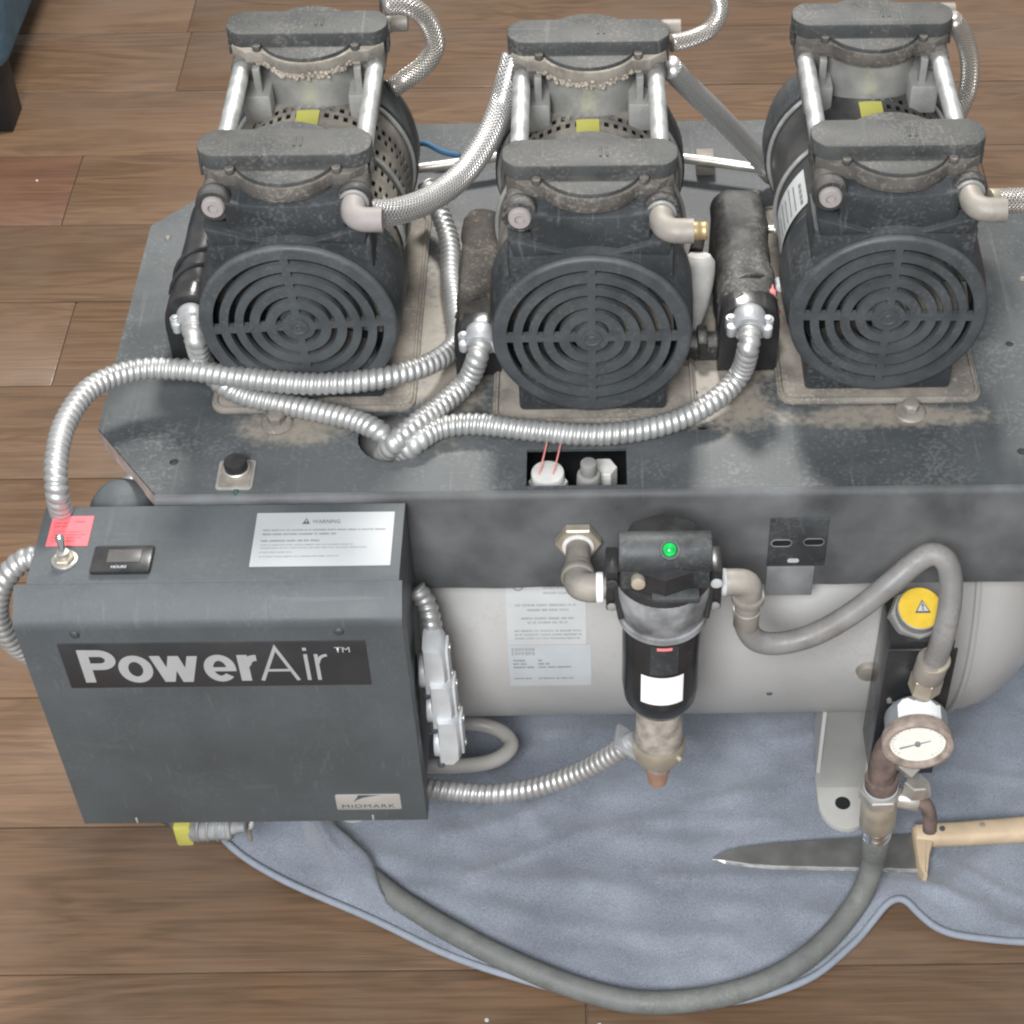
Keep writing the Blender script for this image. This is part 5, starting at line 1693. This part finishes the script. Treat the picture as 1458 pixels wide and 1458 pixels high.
# ------------------------------------------------------------ pressure switch housing
hs = thing('pressure_switch', 'tall black pressure switch box with a yellow warning cap', 'pressure switch', (0.308, -0.13, 0.17))
O2 = Vector((0.308, -0.13, 0.17))
def H(x, y, z):
    return Vector((x, y, z)) - O2
b = B()
b.box(H(0.277, -0.160, 0.172), H(0.339, -0.104, 0.381), 0.003)
b.build('housing', 'gloss_black', hs)
b = B()
b.prism([(0.275 - O2.x, 0.178 - O2.z), (0.341 - O2.x, 0.178 - O2.z), (0.341 - O2.x, 0.374 - O2.z), (0.275 - O2.x, 0.374 - O2.z)], 0.1625 + O2.y, 0.165 + O2.y, 0.0008, mat=Matrix.Rotation(PI / 2, 4, 'X'))
b.build('front_cover', 'gloss_black', hs)
cx, cy = 0.305, -0.128
CAPA = Vector((0.0, -0.36, 0.93)).normalized()
CAPO = H(cx, cy, 0.376) - CAPA * 0.381
def capp(u, v, h):
    ey = CAPA.cross(Vector((1, 0, 0)))
    return CAPO + Vector((u, 0, 0)) + ey * v + CAPA * h
b = B()
b.lathe([(0, 0.381), (0.026, 0.381), (0.0275, 0.384), (0.0275, 0.392), (0.025, 0.398), (0, 0.398)], CAPO, CAPA, 8)
cp = b.build('cap', 'cast_grey', hs)
B().lathe([(0.0, 0.4120), (0.0195, 0.4118), (0.0212, 0.4105), (0.0212, 0.398), (0, 0.398)], CAPO, CAPA, 36).build('knob', 'cast_grey', cp)
st = B().lathe([(0, 0.4126), (0.0198, 0.4124), (0.0203, 0.4119)], CAPO, CAPA, 40).build('sticker', 'yellow', cp)
for mt, k_, zz in (('print_dark', 1.0, 0.4131), ('paper_dull', 0.72, 0.4134)):
    q = B()
    q.poly([capp(u * k_ + 0.002, v * k_ + 0.001, zz) for u, v in ((-0.0075, -0.0065), (0.0075, -0.0065), (0.0, 0.0070))])
    q.build('triangle', mt, st, recalc=False)
q = B()
q.poly([capp(u + 0.002, v, 0.4137) for u, v in ((-0.0006, -0.003), (0.0010, -0.003), (0.0002, 0.0005), (0.0014, 0.0005), (-0.0003, 0.0048), (-0.0012, 0.0012), (-0.0002, 0.0012))])
q.build('bolt_mark', 'print_dark', st, recalc=False)
for x, z in ((0.284, 0.30), (0.290, 0.294)):
    B().cyl(H(x, -0.165, z), H(x, -0.168, z), 0.0026, seg=12).build('stud', 'cast_grey', hs)

# ------------------------------------------------------------ gauge and outlet pipework
gx, gy, gz = 0.3050, -0.214, 0.2990
gd = Vector((-0.08, -1.0, 0.06)).normalized()
gg = thing('pressure_gauge', 'round pressure gauge with rusty bezel and white dial', 'gauge', (gx, gy, gz))
B().lathe([(0, -0.034), (0.026, -0.034), (0.030, -0.028), (0.030, 0.0), (0.0, 0.0)], (0, 0, 0), gd, 44).build('case', 'gauge_case', gg)
B().lathe([(0.0300, -0.004), (0.0335, -0.004), (0.0345, 0.002), (0.0335, 0.007), (0.0300, 0.0085), (0.0270, 0.0075), (0.0262, 0.002)], (0, 0, 0), gd, 48).build('bezel', 'rust_pale', gg)
dl = B().lathe([(0, 0.0030), (0.0268, 0.0030)], (0, 0, 0), gd, 40).build('dial', 'dial', gg)
qd = Vector((0, 0, 1)).rotation_difference(gd)
def gp(u, v, h):
    # u to the right, v up the dial
    ex = Vector((1, 0, 0))
    ex = (ex - gd * ex.dot(gd)).normalized()
    ey = gd.cross(ex)
    return ex * u + ey * v + gd * h
q = B()
for k in range(26):
    a = R(225 - 270 * k / 25)
    w = R(0.8)
    r0_ = 0.0205 if k % 5 == 0 else 0.0222
    q.poly([gp(r0_ * math.cos(a - w), r0_ * math.sin(a - w), 0.0033), gp(r0_ * math.cos(a + w), r0_ * math.sin(a + w), 0.0033), gp(0.0240 * math.cos(a + w), 0.0240 * math.sin(a + w), 0.0033), gp(0.0240 * math.cos(a - w), 0.0240 * math.sin(a - w), 0.0033)])
q.build('tick_marks', 'print_faint', dl, recalc=False)
q = B()
a = R(25)
for r0_, r1_, w0, w1 in ((-0.018, 0.0, 0.0011, 0.0006), (0.0, 0.013, 0.0008, 0.0005)):
    c_, s_ = math.cos(a), math.sin(a)
    q.poly([gp(r0_ * c_ + s_ * w0, r0_ * s_ - c_ * w0, 0.0048), gp(r1_ * c_ + s_ * w1, r1_ * s_ - c_ * w1, 0.0048), gp(r1_ * c_ - s_ * w1, r1_ * s_ + c_ * w1, 0.0048), gp(r0_ * c_ - s_ * w0, r0_ * s_ + c_ * w0, 0.0048)])
q.build('needle', 'print_grey', dl, recalc=False)
B().cyl(gp(0, 0, 0.003), gp(0, 0, 0.0062), 0.0026, seg=16, bev=0.0005).build('pivot', 'print_grey', dl)
b = B()
qs = []
for k in range(9):
    a = R(47 + 84 * k / 8)
    qs.append((gp(0.0303 * math.cos(a), 0.0303 * math.sin(a), -0.006), gp(0.0303 * math.cos(a), 0.0303 * math.sin(a), -0.026 + 0.003 * math.sin(k * 1.7))))
for a_, c_ in zip(qs, qs[1:]):
    b.poly([a_[0], c_[0], c_[1], a_[1]])
b.build('white_sticker', 'paper_blank', gg)

hc = PATHS['grey_hose'][-1]
elbow_fit('hose_end_fitting', 'tan crimped fitting where the grey air hose meets the gauge block', [
    ('cyl', [(0.3150, -0.1805, 0.379), (0.3120, -0.1815, 0.355)], 0.0150, 'crimp_sleeve', 'fitting_tan'),
    ('hex', [(0.3122, -0.1814, 0.357), (0.3105, -0.182, 0.336)], 0.0155, 'hex_nut', 'brass_dull'),
    ('cyl', [(0.3107, -0.182, 0.338), (0.3090, -0.183, 0.310)], 0.0085, 'nipple', 'fitting_tan'),
    ('cyl', [(0.3150, -0.1805, 0.3795), (0.3156, -0.1803, 0.3755)], 0.0158, 'lip', 'brass_dull')])
vf = elbow_fit('outlet_valve', 'rusty tee and brass ball valve standing on the outlet hose below the gauge', [
    ('tube', [(0.292, -0.185, 0.262), (0.285, -0.190, 0.250), (0.2815, -0.196, 0.236), (0.2815, -0.199, 0.214)], 0.0138, 'rusty_elbow', 'rust'),
    ('cyl', [(0.2815, -0.199, 0.220), (0.282, -0.199, 0.205)], 0.0165, 'rusty_collar', 'rust'),
    ('cyl', [(0.282, -0.199, 0.206), (0.2825, -0.199, 0.200)], 0.0175, 'thread_tape', 'paper'),
    ('hex', [(0.2825, -0.199, 0.200), (0.283, -0.199, 0.186)], 0.0215, 'valve_collar', 'nickel'),
    ('cyl', [(0.283, -0.199, 0.187), (0.285, -0.199, 0.140)], 0.0182, 'valve_body', 'brass_dull'),
    ('cyl', [(0.285, -0.199, 0.141), (0.2855, -0.199, 0.131)], 0.0160, 'crimp_ring', 'chrome'),
    ('cyl', [(0.2855, -0.199, 0.130), (0.286, -0.199, 0.121)], 0.0156, 'crimp_ring', 'chrome'),
    ('cyl', [(0.286, -0.199, 0.123), (0.2875, -0.199, 0.085)], 0.0142, 'hose_tail', 'olive_hose'),
    ('hex', [(0.298, -0.196, 0.246), (0.312, -0.202, 0.236)], 0.0120, 'side_nut', 'nickel'),
    ('cyl', [(0.300, -0.197, 0.183), (0.322, -0.200, 0.180)], 0.0105, 'stem', 'nickel'),
    ('hex', [(0.315, -0.206, 0.222), (0.314, -0.208, 0.205)], 0.0125, 'drain_cock', 'nickel'),
    ('cyl', [(0.322, -0.202, 0.212), (0.326, -0.203, 0.196)], 0.007, 'spigot', 'nickel'),
    ('tube', [(0.320, -0.200, 0.182), (0.329, -0.203, 0.178), (0.334, -0.208, 0.166), (0.336, -0.212, 0.146)], 0.0072, 'rusty_handle', 'rust')])

# ------------------------------------------------------------ knife on the towel
kn = thing('knife', 'kitchen knife with a long dull blade and pale wooden handle on the towel', 'knife', (0.3484, -0.162, 0.014))
OK = Vector((0.3484, -0.162, 0.014))
def K(x, y, z):
    return Vector((x, y, z)) - OK
top = [(0.1245, -0.1590), (0.135, -0.1515), (0.155, -0.1455), (0.19, -0.1405), (0.24, -0.1370), (0.30, -0.1330), (0.3475, -0.1310)]
bot = [(0.1245, -0.1590), (0.138, -0.1640), (0.16, -0.1680), (0.19, -0.1715), (0.24, -0.1735), (0.30, -0.1755), (0.3475, -0.178)]
b = B()
rows = []
for (xa, ya), (xb, yb) in zip(top, bot):
    rows.append([b.bm.verts.new(K(xa, ya, 0.0182)), b.bm.verts.new(K(xa, ya, 0.0160)), b.bm.verts.new(K(xb, yb + 0.0035 * (yb != ya), 0.0158)), b.bm.verts.new(K(xb, yb, 0.0152)), b.bm.verts.new(K(xb, yb + 0.0035 * (yb != ya), 0.0168))])
for r0, r1 in zip(rows, rows[1:]):
    for k in range(5):
        j = (k + 1) % 5
        try:
            b.bm.faces.new((r0[k], r0[j], r1[j], r1[k]))
        except ValueError:
            pass
bmesh.ops.remove_doubles(b.bm, verts=b.bm.verts[:], dist=0.0002)
b.build('blade', 'steel_blade', kn, sharp=15)
b = B()
for (xa, ya), (xb, yb) in zip(bot[1:-1], bot[2:]):
    b.poly([K(xa, ya - 0.0002, 0.0155), K(xb, yb - 0.0002, 0.0155), K(xb, yb + 0.0022, 0.01655), K(xa, ya + 0.0022, 0.01655)])
b.build('cutting_edge', 'blade_edge', kn)
# wooden handle and finger guard
hx = [(0.3455, -0.136, .011, .010), (0.360, -0.136, .0125, .0105), (0.39, -0.135, .0125, .011), (0.44, -0.132, .0135, .0115), (0.50, -0.127, .0145, .012), (0.535, -0.123, .0135, .012), (0.545, -0.122, .009, .009)]
b = B()
rows = []
for x, y, w, h in hx:
    rows.append([b.bm.verts.new(K(x, y + w * math.copysign(abs(math.cos(a)) ** .7, math.cos(a)), 0.0235 + h * math.copysign(abs(math.sin(a)) ** .7, math.sin(a)))) for a in [2 * PI * k / 16 for k in range(16)]])
for r0, r1 in zip(rows, rows[1:]):
    for k in range(16):
        b.bm.faces.new((r0[k], r0[(k + 1) % 16], r1[(k + 1) % 16], r1[k]))
b.bm.faces.new(rows[0]); b.bm.faces.new(rows[-1][::-1])
hn = b.build('handle', 'handle_wood', kn, sharp=60)
b = B()
b.prism([(0.3435 - OK.x, -0.128 - OK.y), (0.3435 - OK.x, -0.178 - OK.y), (0.3475 - OK.x, -0.1895 - OK.y), (0.3515 - OK.x, -0.1895 - OK.y), (0.3575 - OK.x, -0.163 - OK.y), (0.3635 - OK.x, -0.148 - OK.y), (0.3605 - OK.x, -0.128 - OK.y)], 0.0125 - OK.z, 0.0305 - OK.z, 0.003)
b.build('finger_guard', 'handle_wood', kn)
for x, y in ((0.374, -0.135), (0.418, -0.131)):
    B().cyl(K(x, y, 0.0335), K(x, y, 0.0354), 0.0032, seg=14, bev=0.0004).build('rivet', 'print_dark' if x < .4 else 'brass_dull', hn)

# crumbs on the floor
for k, (x, y) in enumerate(((0.0, -0.345), (-0.115, -0.338), (-0.87, 1.12))):
    b = B()
    b.lathe([(0, 0.0022), (0.0018, 0.0016), (0.0026, 0.0004), (0.002, -0.001), (0, -0.001)], (0, 0, 0), (0.2, 0.1, 1), 9)
    o = b.build('crumb', 'paper_dull', None)
    o.location = (x, y, 0.0012)
    tag(o, ('white crumb on the floor below the curved hose', 'pale crumb on the floor left of the hose bend', 'pale crumb on the floor near the sofa leg')[k], 'crumb', 'crumbs on the floor')

# ------------------------------------------------------------ sofa corner
so = thing('sofa', 'blue upholstered sofa corner with a dark leg at the far left', 'sofa', (-1.12, 1.40, 0.0))
b = B()
n, m_ = 14, 20
# draped front-right corner
b.box((-0.60, -0.16, 0.112), (0.205, 0.60, 0.60), 0.03, 4)
for v in b.bm.verts:
    v.co += Vector((0.008 * noise.noise(v.co * 9), 0.008 * noise.noise(v.co * 9 + Vector((5, 0, 0))), 0.004 * noise.noise(v.co * 7)))
    v.co.x += (v.co.z - 0.112) * 0.16 if v.co.x > 0 else 0
b.build('upholstery', 'sofa_cloth', so)
B().box((0.115, -0.145, 0.0005), (0.185, -0.075, 0.125), 0.004).build('leg', 'sofa_leg', so)
